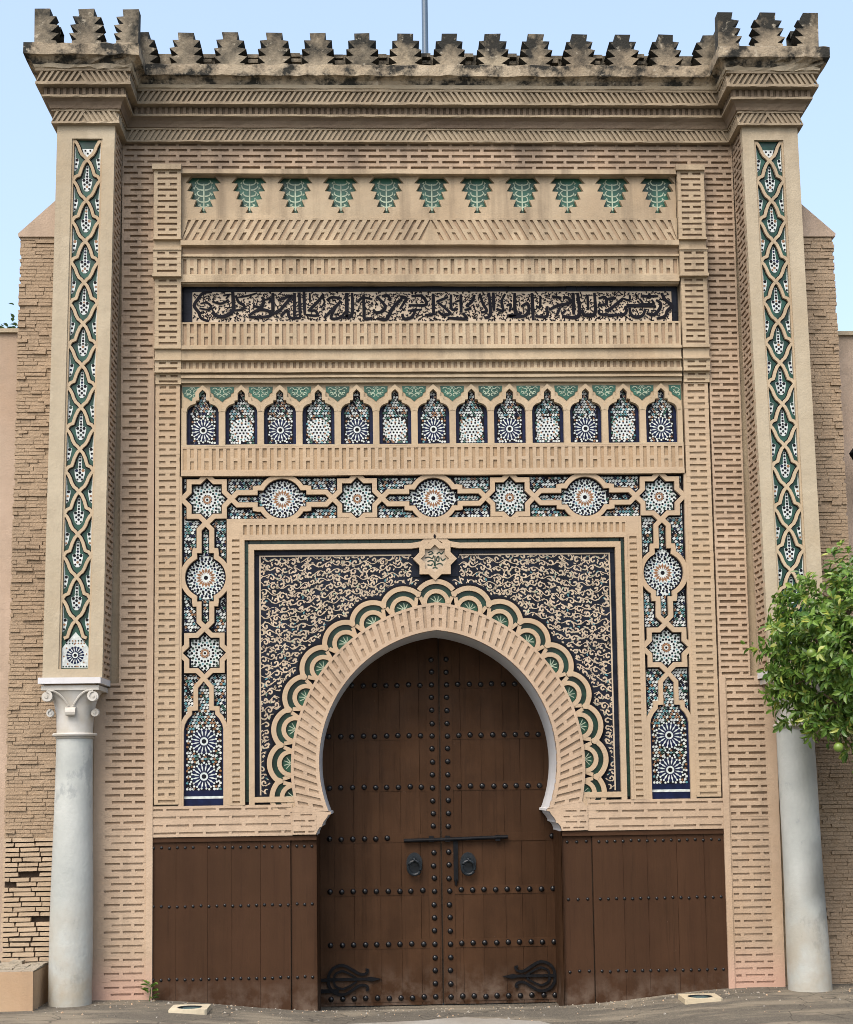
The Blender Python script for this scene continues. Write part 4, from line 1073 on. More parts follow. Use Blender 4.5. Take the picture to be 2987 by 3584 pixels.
# ---- piers with their tile chains
def piers():
    for s in (-1, 1):
        F = FPL if s < 0 else FPR
        lab = 'left' if s < 0 else 'right'
        def U(a): return -2.835 + a if s < 0 else 2.835 + a     # centre of the pier front
        m = MB()
        def strip(u0, u1, v0, v1, n=10):
            for i in range(n): fbox(m, F, u0, u1, v0 + (v1 - v0) * i / n, v0 + (v1 - v0) * (i + 1) / n, -.06, 0, 'pier_plaster')
        pw = .124
        ip = -.012 * s
        strip(U(-.235), U(-pw + ip), 2.56, 7.15); strip(U(pw + ip), U(.235), 2.56, 7.15)
        fbox(m, F, U(-pw + ip), U(pw + ip), 7.005, 7.15, -.06, 0, 'pier_plaster'); fbox(m, F, U(-pw + ip), U(pw + ip), 2.56, 2.635, -.06, 0, 'pier_plaster')
        for sd in (-1, 1):
            for k in range(10):
                v0, v1 = 2.56 + 4.59 * k / 10, 2.56 + 4.59 * (k + 1) / 10; u = U(.235 * sd)
                u -= 0.035 * sd if sd == -s else 0
                m.face([F(u, v0, 0), F(u, v1, 0), F(u, v1, -.9 if sd == s else -.34), F(u, v0, -.9 if sd == s else -.34)], 'pier_plaster')
        m.face([F(U(-.235), 2.56, 0), F(U(.235), 2.56, 0), F(U(.235), 2.56, -.34), F(U(-.235), 2.56, -.34)], 'pier_plaster')
        pr = m.build('pier', GATE, label='%s pier of smooth plaster with a vertical chain of green tile' % lab)
        t = MB(); D = -.036; c = U(ip)
        nz = 16
        for i in range(nz):
            a, b = 2.635 + (7.005 - 2.635) * i / nz, 2.635 + (7.005 - 2.635) * (i + 1) / nz
            t.face([F(c - pw, a, D), F(c + pw, a, D), F(c + pw, b, D), F(c - pw, b, D)], 'tile_pine')
        t.build('tile_ground', pr)
        for q in (-1, 1):
            fl = MB()
            for i in range(nz):
                a, b = 2.635 + (7.005 - 2.635) * i / nz, 2.635 + (7.005 - 2.635) * (i + 1) / nz
                e = c + q * (pw - .008); fbox(fl, F, e - .008, e + .008, a, b, D, -.012, 'plaster')
            fl.build('chain_fillet', pr)
        P_ = .3462; z0 = 6.985 - .155
        seg = [(0, 0), (.024, -.026), (.044, -.070), (.055, -.108), (.062, -.130), (.090, -.142), (.106, -.165), (.112, -.1731)]
        seg2 = [(.106, -.182), (.090, -.200), (.073, -.232), (.060, -.270), (.042, -.302), (.022, -.318), (0, -.3462)]
        strap = MB(); tiles = MB()
        nst = 12
        path = {1: [], -1: []}
        for q in (-1, 1):
            pts = []
            for k in range(-1, nst):
                z = z0 - k * P_
                for a, b in seg + seg2[:-1]:
                    if 2.86 < z + b < 7.0: pts.append((c + q * a, z + b))
            ribbon(strap, F, pts, .0245, D, -.012 + .0007 * q, 'plaster')
            ribbon(tiles, F, pts, .040, D, D + .0012 + .0003 * q, 'tile_black', sides=False)
        strap.build('chain_strapwork', pr)
        def motif(cx, z, clip):
            L, Rr = clip
            C = lambda x: max(L, min(Rr, x))
            lamp = [(.010, -.050), (.013, -.105), (.015, -.118), (.016, -.150), (.042, -.158), (.042, -.180), (.036, -.215), (.028, -.245), (.010, -.262)]
            poly = [(C(cx + a), z + b) for a, b in lamp] + [(C(cx - a), z + b) for a, b in lamp[::-1]]
            flat(tiles, F, poly, D + .003, 'tile_white')
            rr = random.Random(int(z * 1000))
            for a, b, r in ((0, -.060, .008), (0, -.085, .009), (0, -.112, .008), (0, -.135, .010), (-.026, -.167, .012), (.026, -.167, .012), (0, -.160, .008), (0, -.185, .011), (-.02, -.203, .009), (.02, -.203, .009), (0, -.222, .010), (-.018, -.24, .008), (.018, -.24, .008)):
                if L + .004 < cx + a < Rr - .004: dot(tiles, F, cx + a, z + b, r * 1.15, D + .0045, 'tile_black' if rr.random() < .75 else rr.choice(('tile_blue', 'tile_ochre', 'tile_green')), 6)
        for k in range(0, 12):
            z = z0 - k * P_
            if z - .26 > 2.84: motif(c, z, (c - .1, c + .1))
            for q in (-1, 1):
                zz = z + P_ / 2
                if zz - .26 > 2.86 and zz < 7.02: motif(c + q * .112, zz, (c - .105, c + .105))
        motif(c, z0 + .22, (c - .1, c + .1)) if False else None
        flat(tiles, F, [(c - .045, 6.93), (c + .045, 6.93), (c + .03, 6.88), (c, 6.86), (c - .03, 6.88)], D + .003, 'tile_white')
        for a, b in ((0, 6.89), (-.02, 6.915), (.02, 6.915)): dot(tiles, F, c + a, b, .009, D + .0045, 'tile_black')
        # square wheel at the foot of the chain
        prism(tiles, F, [(c - .106, 2.645), (c + .106, 2.645), (c + .106, 2.80), (c + .07, 2.85), (c, 2.93), (c - .07, 2.85), (c - .106, 2.80)], D, D + .004, 'tile_white')
        rosette(tiles, F, c, 2.745, .088, 'blue', D + .006)
        for a in range(-4, 5):
            for z in (2.655, 2.84, 2.86): 
                if abs(a) * .023 < .1 - (z > 2.7) * .03: dot(tiles, F, c + a * .023, z, .007, D + .006, R_.choice(('tile_black', 'tile_ochre', 'tile_green')))
        tiles.build('chain_mosaic', pr, kind='stuff')
piers()

# ---- columns
def columns():
    for s in (-1, 1):
        lab = 'left' if s < 0 else 'right'
        xt, xb = (-2.916, -2.937) if s < 0 else (2.905, 2.953)
        cy = -.18
        o = thing('column', '', ''); del o['label']; del o['category']
        o.parent = GATE; o.location = (0, 0, 0)
        o['label'] = '%s grey marble column carrying the pier%s' % (lab, '' if s < 0 else ', stained dark halfway up')
        m = MB(); n = 36; prof = []
        zb = -0.12
        for k in range(26):
            t = k / 25; z = zb + (2.088 - zb) * t
            r = .172 - .024 * t - .006 * max(0, t - .75) * 4 * .5 + (.004 * sin(7 * t + s))
            prof.append((r, z, xb + (xt - xb) * t))
        rings = [[(x + r * cos(2 * pi * i / n), cy + r * sin(2 * pi * i / n), z) for i in range(n)] for r, z, x in prof]
        for a, b in zip(rings, rings[1:]):
            for i in range(n): m.face([a[i], a[(i + 1) % n], b[(i + 1) % n], b[i]], 'marble')
        weld(m.build('shaft', o))
        m = MB(); lathe(m, [(.150, 2.085), (.158, 2.092), (.150, 2.098), (.150, 2.102), (.172, 2.106), (.176, 2.118), (.170, 2.128), (.146, 2.131)], xt, cy, 'capital_marble', 36); weld(m.build('collar', o))
        # bell: round below, growing square above
        m = MB(); n = 48; rings = []
        for k in range(15):
            t = k / 14; z = 2.13 + .335 * t
            r = .142 + .010 * t + .048 * t ** 3.5; e = t ** 2.0
            ring = []
            for i in range(n):
                a = 2 * pi * i / n; sqr = min(1 / max(abs(cos(a)), 1e-6), 1 / max(abs(sin(a)), 1e-6))
                rr = r * (1 + (min(sqr, 1.30) - 1) * e * .75)
                ring.append((xt + rr * cos(a), cy + rr * sin(a), z))
            rings.append(ring)
        for a, b in zip(rings, rings[1:]):
            for i in range(n): m.face([a[i], a[(i + 1) % n], b[(i + 1) % n], b[i]], 'capital_marble')
        weld(m.build('bell', o), angle=1.0)
        m = MB()
        box3(m, xt - .225, xt + .225, cy - .205, cy + .18, 2.463, 2.500, 'capital_marble')
        m.build('abacus', o)
        m = MB()
        box3(m, xt - .245, xt + .245, cy - .232, cy + .18, 2.513, 2.561, 'white_reveal'); m.build('impost_slab', o)
        m = MB(); box3(m, xt - .20, xt + .20, cy - .19, cy + .18, 2.499, 2.514, 'recess_brick'); m.build('bedding_joint', o)
        def volute(cx, cyy, cz, R, sgn, thick):
            m = MB(); pts = []
            for k in range(26):
                a = pi / 2 + sgn * -1 * (k / 25) * 3.6 * pi * .62; r = R * (1 - .80 * k / 25)
                pts.append((cx + r * cos(a), cz + r * sin(a)))
            Fv = lambda u, v, d: (u, cyy - d, v)
            ribbon(m, Fv, pts, lambda t: R * (.42 - .15 * t), -thick, 0, 'capital_marble')
            dot(m, Fv, cx, cz, R * .9, -.008, 'capital_marble', 16)
            dot(m, Fv, cx, cz, R * .25, .004, 'capital_marble', 10)
            return m
        for q in (-1, 1):
            volute(xt + q * .182, cy - .208, 2.412, .045, -q, .09).build('volute', o)
            volute(xt + q * .174, cy - .10, 2.285, .032, q, .06).build('volute', o)
            m = MB(); Fv = lambda u, v, d: (u, cy - .185 - d, v)
            pts = smooth_path([(xt + q * .172, 2.462), (xt + q * .12, 2.452), (xt + q * .07, 2.415), (xt + q * .03, 2.36), (xt + q * .02, 2.335)], 5)
            RB = lambda v: .142 + .010 * (v - 2.13) / .335 + .048 * max(0, (v - 2.13) / .335) ** 3.5
            P3 = [(u, cy - RB(v) - .004, v) for u, v in pts]
            tube(m, P3, .009, 'capital_marble', 6); m.build('tendril', o)
        m = MB(); prof = [(2.335, .152), (2.325, .178), (2.31, .192), (2.29, .197), (2.27, .192), (2.262, .178), (2.272, .165)]
        for (z0, y0), (z1, y1) in zip(prof, prof[1:]):
            wq = lambda z: .040 - .10 * max(0, 2.30 - z)
            m.face([(xt - wq(z0), cy - y0, z0), (xt - wq(z1), cy - y1, z1), (xt + wq(z1), cy - y1, z1), (xt + wq(z0), cy - y0, z0)], 'capital_marble')
        for q in (-1, 1): m.face([(xt + q * (.040 - .10 * max(0, 2.30 - z)), cy - y, z) for z, y in prof], 'capital_marble')
        m.build('leaf_boss', o)
columns()

# ---- cornice sweep
PATH = [(-3.07, 0.85), (-3.07, PIER_Y), (-2.60, PIER_Y), (-2.60, 0.0), (2.60, 0.0), (2.60, PIER_Y), (3.07, PIER_Y), (3.07, 0.85)]
def off_path(o):
    out = []
    for i, p in enumerate(PATH):
        ns = []
        for a, b in ((i - 1, i), (i, i + 1)):
            if a < 0 or b >= len(PATH): continue
            dx, dy = PATH[b][0] - PATH[a][0], PATH[b][1] - PATH[a][1]; L = sqrt(dx * dx + dy * dy)
            ns.append((dy / L, -dx / L))
        if len(ns) == 2: n = (ns[0][0] + ns[1][0], ns[0][1] + ns[1][1])
        else: n = ns[0]
        out.append((p[0] + o * n[0], p[1] + o * n[1]))
    return out
def cornice():
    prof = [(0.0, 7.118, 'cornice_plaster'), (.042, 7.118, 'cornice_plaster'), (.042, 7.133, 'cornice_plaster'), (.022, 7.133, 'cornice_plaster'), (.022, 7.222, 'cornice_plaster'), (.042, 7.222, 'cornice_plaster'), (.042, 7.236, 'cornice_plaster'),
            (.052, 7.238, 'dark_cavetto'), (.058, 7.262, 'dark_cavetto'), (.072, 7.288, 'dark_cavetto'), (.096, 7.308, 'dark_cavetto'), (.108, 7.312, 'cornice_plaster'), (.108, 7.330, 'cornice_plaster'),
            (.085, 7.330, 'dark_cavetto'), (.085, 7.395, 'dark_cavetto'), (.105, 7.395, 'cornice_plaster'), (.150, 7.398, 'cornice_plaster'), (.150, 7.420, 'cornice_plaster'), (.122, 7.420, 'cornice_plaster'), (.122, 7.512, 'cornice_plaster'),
            (.150, 7.512, 'cornice_plaster'), (.150, 7.532, 'cornice_plaster'), (.158, 7.534, 'pier_plaster'), (.166, 7.560, 'pier_plaster'), (.182, 7.588, 'stained_slab'), (.205, 7.606, 'stained_slab'), (.230, 7.612, 'stained_slab'), (.230, 7.705, 'stained_slab'), (.20, 7.718, 'lichen_plaster'), (-.3, 7.718, 'lichen_plaster')]
    # finer path: split long runs so edges can be chipped
    m = MB(); rr = random.Random(4)
    rings = []
    for o, z, mt in prof:
        P = off_path(o); pts = []
        for a, b in zip(P, P[1:]):
            L = sqrt((b[0] - a[0]) ** 2 + (b[1] - a[1]) ** 2)
            n = 60 if abs(b[0] - a[0]) > 3 else 14
            for k in range(n): pts.append((a[0] + (b[0] - a[0]) * k / n, a[1] + (b[1] - a[1]) * k / n))
        pts.append(P[-1])
        rings.append((pts, o, z, mt))
    k = len(rings[0][0])
    cache = []
    for (pts, o, z, mt) in rings:
        row = []
        for i, (x, y) in enumerate(pts):
            j = .0025 if .03 < o < .21 else (.007 if o >= .21 else 0)
            if .155 < o < .21 and y < -.3: j = .011
            row.append((x, y + rr.uniform(-j, j), z + rr.uniform(-j, j)))
        cache.append((row, mt))
    for (ra, ma), (rb, mb) in zip(cache, cache[1:]):
        for i in range(k - 1): m.face([ra[i], ra[i + 1], rb[i + 1], rb[i]], mb)
    m.build('cornice', GATE, label='stepped plaster cornice wrapping both piers, black with lichen along the top')
    # slanted bricks and dentils on the two chevron bands and the dentil band
    def Fm(u, v, d): return (u, -d, v)
    def Fl(u, v, d): return (u, PIER_Y - d, v)
    def Fsl(u, v, d): return (-2.60 + d, u, v)
    def Fsr(u, v, d): return (2.60 - d, u, v)
    runs = [(Fm, -2.6, 2.6, 1), (Fl, -3.07, -2.6, 2), (Fl, 2.6, 3.07, 2), (Fsl, PIER_Y, 0, 3), (Fsr, PIER_Y, 0, 3)]
    for F, u0, u1, typ in runs:
        for (o0, o1, z0, z1, p, slope) in ((.122, .147, 7.420, 7.512, .0455, .62), (.022, .040, 7.133, 7.222, .0455, .62)):
            a0, a1 = (u0 + o1, u1 - o1) if typ == 1 else ((u0 - o1, u1 + o1) if typ == 2 else (u0 - o1, u1 - o1))
            mid = (a0 + a1) / 2; h = z1 - z0; n = int((a1 - a0) / p)
            for i in range(n + 1):
                u = a0 + (i + .5) * (a1 - a0) / (n + 1); s = 1 if u < mid else -1
                if typ == 3: s = 1
                wd = p * R_.uniform(.42, .54)
                ub = u - s * slope * h / 2; ut = u + s * slope * h / 2
                q = [(ub - wd / 2, z0), (ub + wd / 2, z0), (ut + wd / 2, z1), (ut - wd / 2, z1)]
                q = [(min(a1, max(a0, a)), b) for a, b in q]
                if abs(area(q)) < .0004: continue
                piece('chevron_brick', F, q, o0 - .004, o1 - R_.uniform(0, .006), 'cornice_plaster', .2 if typ == 3 else 1)
        o0, o1, z0, z1, p = .085, .104, 7.334, 7.392, .05
        a0, a1 = (u0 + o1, u1 - o1) if typ == 1 else ((u0 - o1, u1 + o1) if typ == 2 else (u0 - o1, u1 - o1))
        n = int((a1 - a0) / p)
        for i in range(n):
            u = a0 + (i + .5) * (a1 - a0) / n; wd = p * .52
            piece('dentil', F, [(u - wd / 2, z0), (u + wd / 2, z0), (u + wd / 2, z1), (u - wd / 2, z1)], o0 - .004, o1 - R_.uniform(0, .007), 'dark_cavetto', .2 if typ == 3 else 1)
cornice()

# ---- parapet and merlons
MER = [(.066, .298), (.058, .236), (.116, .231), (.062, .170), (.134, .158), (.066, .100), (.140, .088), (.076, .034), (.118, .026), (.118, 0)]
def merlon_poly(half=0):
    Rr = [(a, z) for a, z in MER]
    if half == 0: return Rr + [(-a, z) for a, z in MER[::-1]]
    return [(half * a, z) for a, z in MER] + [(-half * .06, 0), (-half * .06, .300)]
def merlons():
    MZ = 7.714
    m = MB()
    box3(m, -2.46, 2.46, .03, .35, 7.6, MZ + .215, 'lichen_plaster')
    for s in (-1, 1):
        box3(m, min(s * 2.47, s * 3.17), max(s * 2.47, s * 3.17), -.22, .8, 7.6, MZ + .17, 'lichen_plaster')
    m.build('parapet', GATE)
    rr = random.Random(9)
    # loose coursed bricks of the parapet seen between merlons
    for i in range(11):
        x = -1.90 + i * .3695
        for r in range(4):
            wq = rr.uniform(.10, .17)
            piece('parapet_brick', F0, [(x - wq / 2, MZ + .02 + r * .05), (x + wq / 2, MZ + .02 + r * .05), (x + wq / 2, MZ + .052 + r * .05), (x - wq / 2, MZ + .052 + r * .05)], -.04, .0 + rr.uniform(-.01, .03), 'lichen_plaster')
    def one(poly, x, y, z, thick, mat, face='front', scale=1.0):
        m = MB(); sid = 'lichen_shade_black'; j = lambda: rr.uniform(-.004, .004)
        P = [(a * scale + j(), b * scale + j()) for a, b in poly]
        if face == 'front':
            F = lambda u, v, d: (u, -d, v)
        else:
            F = lambda u, v, d: (d * (1 if face == 'right' else -1), u, v)
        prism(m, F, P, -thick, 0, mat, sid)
        o = m.build('merlon', GATE); o.location = (x, y, z); return o
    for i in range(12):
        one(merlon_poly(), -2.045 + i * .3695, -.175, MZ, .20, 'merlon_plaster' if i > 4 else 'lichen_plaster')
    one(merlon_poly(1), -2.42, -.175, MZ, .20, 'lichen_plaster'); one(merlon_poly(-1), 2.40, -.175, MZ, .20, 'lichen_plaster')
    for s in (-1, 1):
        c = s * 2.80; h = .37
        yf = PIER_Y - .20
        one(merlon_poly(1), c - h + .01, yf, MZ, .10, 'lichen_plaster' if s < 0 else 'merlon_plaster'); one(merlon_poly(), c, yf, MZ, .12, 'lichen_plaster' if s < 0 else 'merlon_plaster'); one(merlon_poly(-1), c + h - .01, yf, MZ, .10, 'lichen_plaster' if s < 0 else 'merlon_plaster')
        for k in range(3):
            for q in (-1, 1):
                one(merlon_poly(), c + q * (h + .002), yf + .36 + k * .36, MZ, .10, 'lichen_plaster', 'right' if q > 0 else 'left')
merlons()

# ---- wooden panels, door leaves, ironwork
def stud_mesh(name, r, mat='stud_iron'):
    m = MB(); n = 10; prof = [(1.0, 0), (.94, .35), (.70, .68), (.36, .88)]
    rings = [[(r * a * cos(2 * pi * i / n), -r * b * .85, r * a * sin(2 * pi * i / n)) for i in range(n)] for a, b in prof]
    for a, b in zip(rings, rings[1:]):
        for i in range(n): m.face([a[i], b[i], b[(i + 1) % n], a[(i + 1) % n]], mat)
    m.face([rings[-1][i] for i in range(n)], mat)
    o = m.build(name, None, smooth=True); weld(o, angle=1.2); me = o.data; bpy.data.objects.remove(o); return me
STUD_L, STUD_S = stud_mesh('large_stud', .0245), stud_mesh('small_stud', .0135)
def planks(parent, x0, x1, z0, z1, y, n, mat, thick=.03, top=None):
    cut = [x0] + [x0 + (x1 - x0) * (i + R_.uniform(-.14, .14)) / n for i in range(1, n)] + [x1]
    for i in range(n):
        a, b = cut[i] + R_.uniform(.0006, .0016), cut[i + 1] - R_.uniform(.0006, .0016)
        m = MB(); d = -y + R_.uniform(-.0015, .0015)
        prism(m, F0, [(a, z0), (b, z0), (b, z1), (a, z1)], d - thick, d, mat)
        m.build('plank', parent)
def dado():
    for s in (-1, 1):
        lab = 'left' if s < 0 else 'right'
        A = (-2.372, -1.213) if s < 0 else (1.250, 2.385); B = (-1.207, -1.0) if s < 0 else (1.0, 1.243)
        m = MB(); fbox(m, F0, min(A[0], B[0]), max(A[1], B[1]), -.4, 1.283, -.075, -.045, 'deep_joint')
        d = m.build('wooden_panel', GATE, label='dark brown planked wooden panel %s of the door with rows of iron studs' % lab)
        planks(d, A[0], A[1], -.3, 1.245, .012, 5, 'dado_wood'); planks(d, B[0], B[1], -.3, 1.245, .026, 1, 'dado_wood')
        m = MB(); fbox(m, F0, min(A[0], B[0]), max(A[1], B[1]), 1.245, 1.262, -.06, .004, 'dado_wood'); fbox(m, F0, min(A[0], B[0]), max(A[1], B[1]), 1.262, 1.282, -.06, -.006, 'dado_wood'); m.build('top_moulding', d)
        for z in (1.198, .730, .150):
            for (u0, u1, dd) in ((A[0] + .055, A[1] - .02, -.012), (B[0] + .045, B[1] - .04, -.026)):
                n = max(2, int((u1 - u0) / .0625))
                for i in range(n + 1):
                    if s < 0 and z > 1 and i == 6 and u1 - u0 > .5: continue
                    o = link('stud', STUD_S, d); o.location = (u0 + (u1 - u0) * i / n, -dd + .002, z + R_.uniform(-.004, .004))
dado()
def hinge(parent, x, z, s, y):
    """spear hinge strap with two nested loops; s = +1 points right"""
    m = MB(); F = lambda u, v, d: (x + s * u, y - d, z + v)
    ribbon(m, F, [(-.02, 0), (.10, .004), (.40, .006)], lambda t: .028 - .006 * t, 0, .016, 'iron')
    prism(m, F, [(.385, .016), (.42, .024), (.51, .004), (.43, -.016), (.385, -.008)], 0, .017, 'iron')
    for q in (-1, 1):
        lo = [(.061, 0), (.072, .055), (.115, .105), (.19, .122), (.268, .083), (.318, .052), (.355, .044), (.388, .055), (.398, .080), (.378, .084)]
        ribbon(m, F, smooth_path([(a, q * b) for a, b in lo], 4), lambda t: .025 - .006 * t, 0, .018, 'iron')
        li = [(.109, 0), (.122, .048), (.176, .074), (.22, .062), (.258, .042), (.305, .014)]
        ribbon(m, F, smooth_path([(a, q * b) for a, b in li], 4), lambda t: .020 - .006 * t, 0, .017, 'iron')
    m.build('hinge_strap', parent)
def door():
    Y = .62; SEAM = .035
    rows = [2.540, 2.103, 1.664, 1.228, .781, .333, -.113]
    def arch_top(x):
        q = (IR + .03) ** 2 - (abs(x) + IC) ** 2
        return IZ + sqrt(q) if q > 0 else IZ
    for s in (-1, 1):
        lab = 'left' if s < 0 else 'right'
        x0, x1 = (-1.045, SEAM - .006) if s < 0 else (SEAM + .006, 1.09)
        m = MB(); fbox(m, F0, x0, x1, -.175, 3.0, -Y - .09, -Y - .03, 'door_wood')
        d = m.build('door_leaf', GATE, label='%s leaf of the dark brown studded wooden door' % lab)
        planks(d, x0, x1, -.175, 3.0, Y, 6, 'door_wood')
        for z in rows:
            m = MB(); fbox(m, F0, x0 + .01, x1 - .01, z - .036, z + .036, -Y - .01, -Y + .004, 'door_wood'); m.build('batten', d)
        m = MB(); a = SEAM + s * .065; fbox(m, F0, a - .045, a + .045, -.17, 2.95, -Y - .01, -Y + .0055, 'door_wood'); m.build('meeting_stile', d)
        def stud(x, z):
            if arch_top(x) < z + .035 : return
            o = link('stud', STUD_L, d); o.location = (x + R_.uniform(-.003, .003), Y - .004, z + R_.uniform(-.004, .004))
        for k in range(27):
            z = -.113 + k * .1105
            if abs(z - 1.228) < .03: continue
            stud(a - .002 * 0, z)
        for z in rows:
            for k in range(1, 10):
                x = a + s * .0985 * k
                if abs(x) > .99: continue
                if abs(z - 1.228) < .01 and ((s < 0 and x > -.42) or (s > 0 and x < .95)): continue
                stud(x, z)
        hinge(d, -1.0 if s < 0 else 1.05, .045, -s, Y - .007)
        # ring knocker
        kx, kz = (-.197, 1.025) if s < 0 else (.263, 1.020)
        m = MB(); F = lambda u, v, dd: (kx + u, Y - .004 - dd, kz + v)
        prism(m, F, [(.068 * cos(t), -.008 + .088 * sin(t)) for t in [2 * pi * i / 24 for i in range(24)]], 0, .012, 'iron_blue')
        prism(m, F, [(.045 * cos(t), .010 + .045 * sin(t)) for t in [2 * pi * i / 20 for i in range(20)]], .012, .030, 'iron_blue')
        tube(m, [F(0, .03, .03), F(0, .022, .06), F(0, .004, .068)], .017, 'iron_blue', 8)
        tube(m, [F(.054 * sin(t), -.048 + .058 * cos(t), .062 - .01 * (1 - cos(t))) for t in [2 * pi * i / 20 for i in range(21)]], .0135, 'iron_blue', 8)
        m.build('ring_knocker', d)
        if s > 0:
            m = MB(); tube(m, [(-.285, Y - .035, 1.207), (.1, Y - .037, 1.213), (.605, Y - .035, 1.226)], .0165, 'iron', 10)
            for x in (-.05, .09, .52): box3(m, x - .02, x + .02, Y - .045, Y, 1.193, 1.243, 'iron')
            m.build('sliding_bolt', d)
            m = MB(); box3(m, .138, .176, Y - .022, Y - .004, .86, 1.20, 'iron'); tube(m, [(.157, Y - .014, .87), (.157, Y - .014, .82)], lambda t: .016 - .008 * t, 'iron', 8); m.build('hasp', d)
        else:
            m = MB(); box3(m, -1.03, -.85, Y - .018, Y - .004, -.062, -.030, 'iron'); m.build('corner_plate', d)
    m = MB(); box3(m, SEAM - .008, SEAM + .008, Y + .02, Y + .05, -.17, 3.0, 'deep_joint'); m.build('door_gap', GATE)
door()

for kind, rest in (('brick', 'recessed_bricks'), ('soldier_brick', 'recessed_soldier_bricks'), ('voussoir_brick', 'voussoir_bricks'), ('chevron_brick', 'chevron_bricks'), ('dentil', 'dentils'), ('border_tile', 'border_tiles'), ('parapet_brick', 'parapet_bricks')):
    bake_pieces(kind, GATE, rest)

# ------------------------------------------------------------------ rough brick buttresses
def rough_wall(s):
    lab = 'left' if s < 0 else 'right'
    o = thing('brick_buttress', 'weathered rough brick buttress with sloping cap %s' % ('left of the gateway, bricks bared at its foot' if s < 0 else 'right of the gateway, behind the orange tree'), 'buttress', (s * 3.3, .3, 0))
    YF = .12
    def edge(z): return (3.476 + (6.37 - z) * .0145) if s < 0 else (3.487 + max(0, (6.37 - z)) * .010)
    m = MB()
    F = lambda u, v, d: (u - s * 3.3, (YF - .3) - d, v)
    zs = [-.3, 1.27, 2.5, 4, 5.5, 6.36]
    for a, b in zip(zs, zs[1:]):
        mt = 'deep_joint' if (a < 1 and s < 0) else 'rough_mortar'
        prism(m, F, [(s * 3.0, a), (s * (edge(a) - .012), a), (s * (edge(b) - .012), b), (s * 3.0, b)], -.8, -.035 if mt == 'deep_joint' else -.003, mt)
    m.build('core', o)
    m = MB(); e = edge(6.36)
    prism(m, F, [(s * 3.0, 6.345), (s * (e + .012), 6.345), (s * (e + .016), 6.372), (s * 3.0, 6.83)], -.82, .018, 'side_wall')
    m.build('sloping_cap', o)
    rr = random.Random(31 + s); L = []
    z = .30 if s < 0 else -.05
    if s < 0: z = -.1
    while z < 6.33:
        bare = z < 1.27 and s < 0
        h = .040 if bare else rr.uniform(.029, .034)
        x = 3.0 - rr.uniform(0, .1); E = edge(z)
        while x < E - .02:
            l = rr.uniform(.155, .185) if bare and rr.random() < .8 else rr.uniform(.08, .18)
            x1 = min(x + l, E)
            if x1 - x > .03:
                jt = .0055 if bare else .0025
                j = lambda q: rr.uniform(-q, q)
                p = [(s * (x + jt) + j(.003), z + jt + j(.003)), (s * (x1 - jt) + j(.003), z + jt + j(.003)), (s * (x1 - jt) + j(.004), z + h - jt + j(.003)), (s * (x + jt) + j(.004), z + h - jt + j(.003))]
                if rr.random() < .985: L.append(((x1 - x) * h, p, rr.uniform(.0, .012) if bare else (rr.uniform(0, .006) if rr.random() < .8 else rr.uniform(.006, .018)), 'exposed_brick' if bare else 'rough_brick'))
            x = x1
        z += h
    L.sort(key=lambda a: -a[0])
    for a, p, d, mt in L[:300]:
        m = MB(); prism(m, F, p, -.06, d, mt); m.build('brick', o)
    m = MB()
    for a, p, d, mt in L[300:]: prism(m, F, p, -.06, d, mt)
    m.build('small_bricks', o, kind='stuff')
rough_wall(-1); rough_wall(1)

# ------------------------------------------------------------------ plain walls beyond, block, lamp, pole
for s in (-1, 1):
    o = thing('boundary_wall', 'plain pinkish plastered boundary wall %s' % ('beyond the left buttress with flowering creeper on top' if s < 0 else 'beyond the right buttress behind a black lantern'), 'wall', (s * 6, .9, 0))
    m = MB(); a, b = (-9 + 6, -3.3 + 6) if s < 0 else (3.3 - 6, 9 - 6); zt = 5.70 if s < 0 else 5.655
    n = 30
    for i in range(n):
        u0, u1 = a + (b - a) * i / n, a + (b - a) * (i + 1) / n
        box3(m, u0, u1, -.3, .1, -.3, zt - .035, 'side_wall')
    m.build('wall_body', o)
    m = MB(); box3(m, a, b, -.33, .13, zt - .035, zt, 'pier_plaster'); m.build('coping', o)
blk = thing('concrete_block', 'orange painted low masonry block with crumbling grey top beside the left column', 'block', (-3.5, -.2, 0))
m = MB(); rr = random.Random(8)
F = lambda u, v, d: (u, -.3 - d, v)
box3(m, -.5, .35, -.30, .24, -.2, .295, 'block_paint'); m.build('body', blk)
m = MB()
for i in range(9):
    for j in range(5):
        x, y = -.5 + i * .095, -.29 + j * .105
        box3(m, x + rr.uniform(-.01, .01), x + .09, y, y + .1 + rr.uniform(0, .01), .29, .297 + rr.uniform(.004, .035) * (j / 4 + .15), 'grey_mortar')
m.build('crumbling_top', blk, kind='stuff')

pole = thing('flagpole', 'slim dark blue flagpole rising behind the battlements', 'flagpole', (0.008, 1.0, 7.0))
m = MB(); lathe(m, [(.036, 0), (.036, .9), (.030, .95), (.027, 3.2), (.02, 6.0)], 0, 0, 'pole_paint', 16); weld(m.build('pole', pole))
m = MB(); lathe(m, [(.01, 6.0), (.05, 6.03), (.06, 6.07), (.04, 6.12), (.005, 6.14)], 0, 0, 'pole_paint', 12); weld(m.build('finial', pole))
m = MB(); lathe(m, [(.10, 0.0), (.10, .05), (.05, .08)], 0, 0, 'pole_paint', 16); weld(m.build('base_plate', pole))

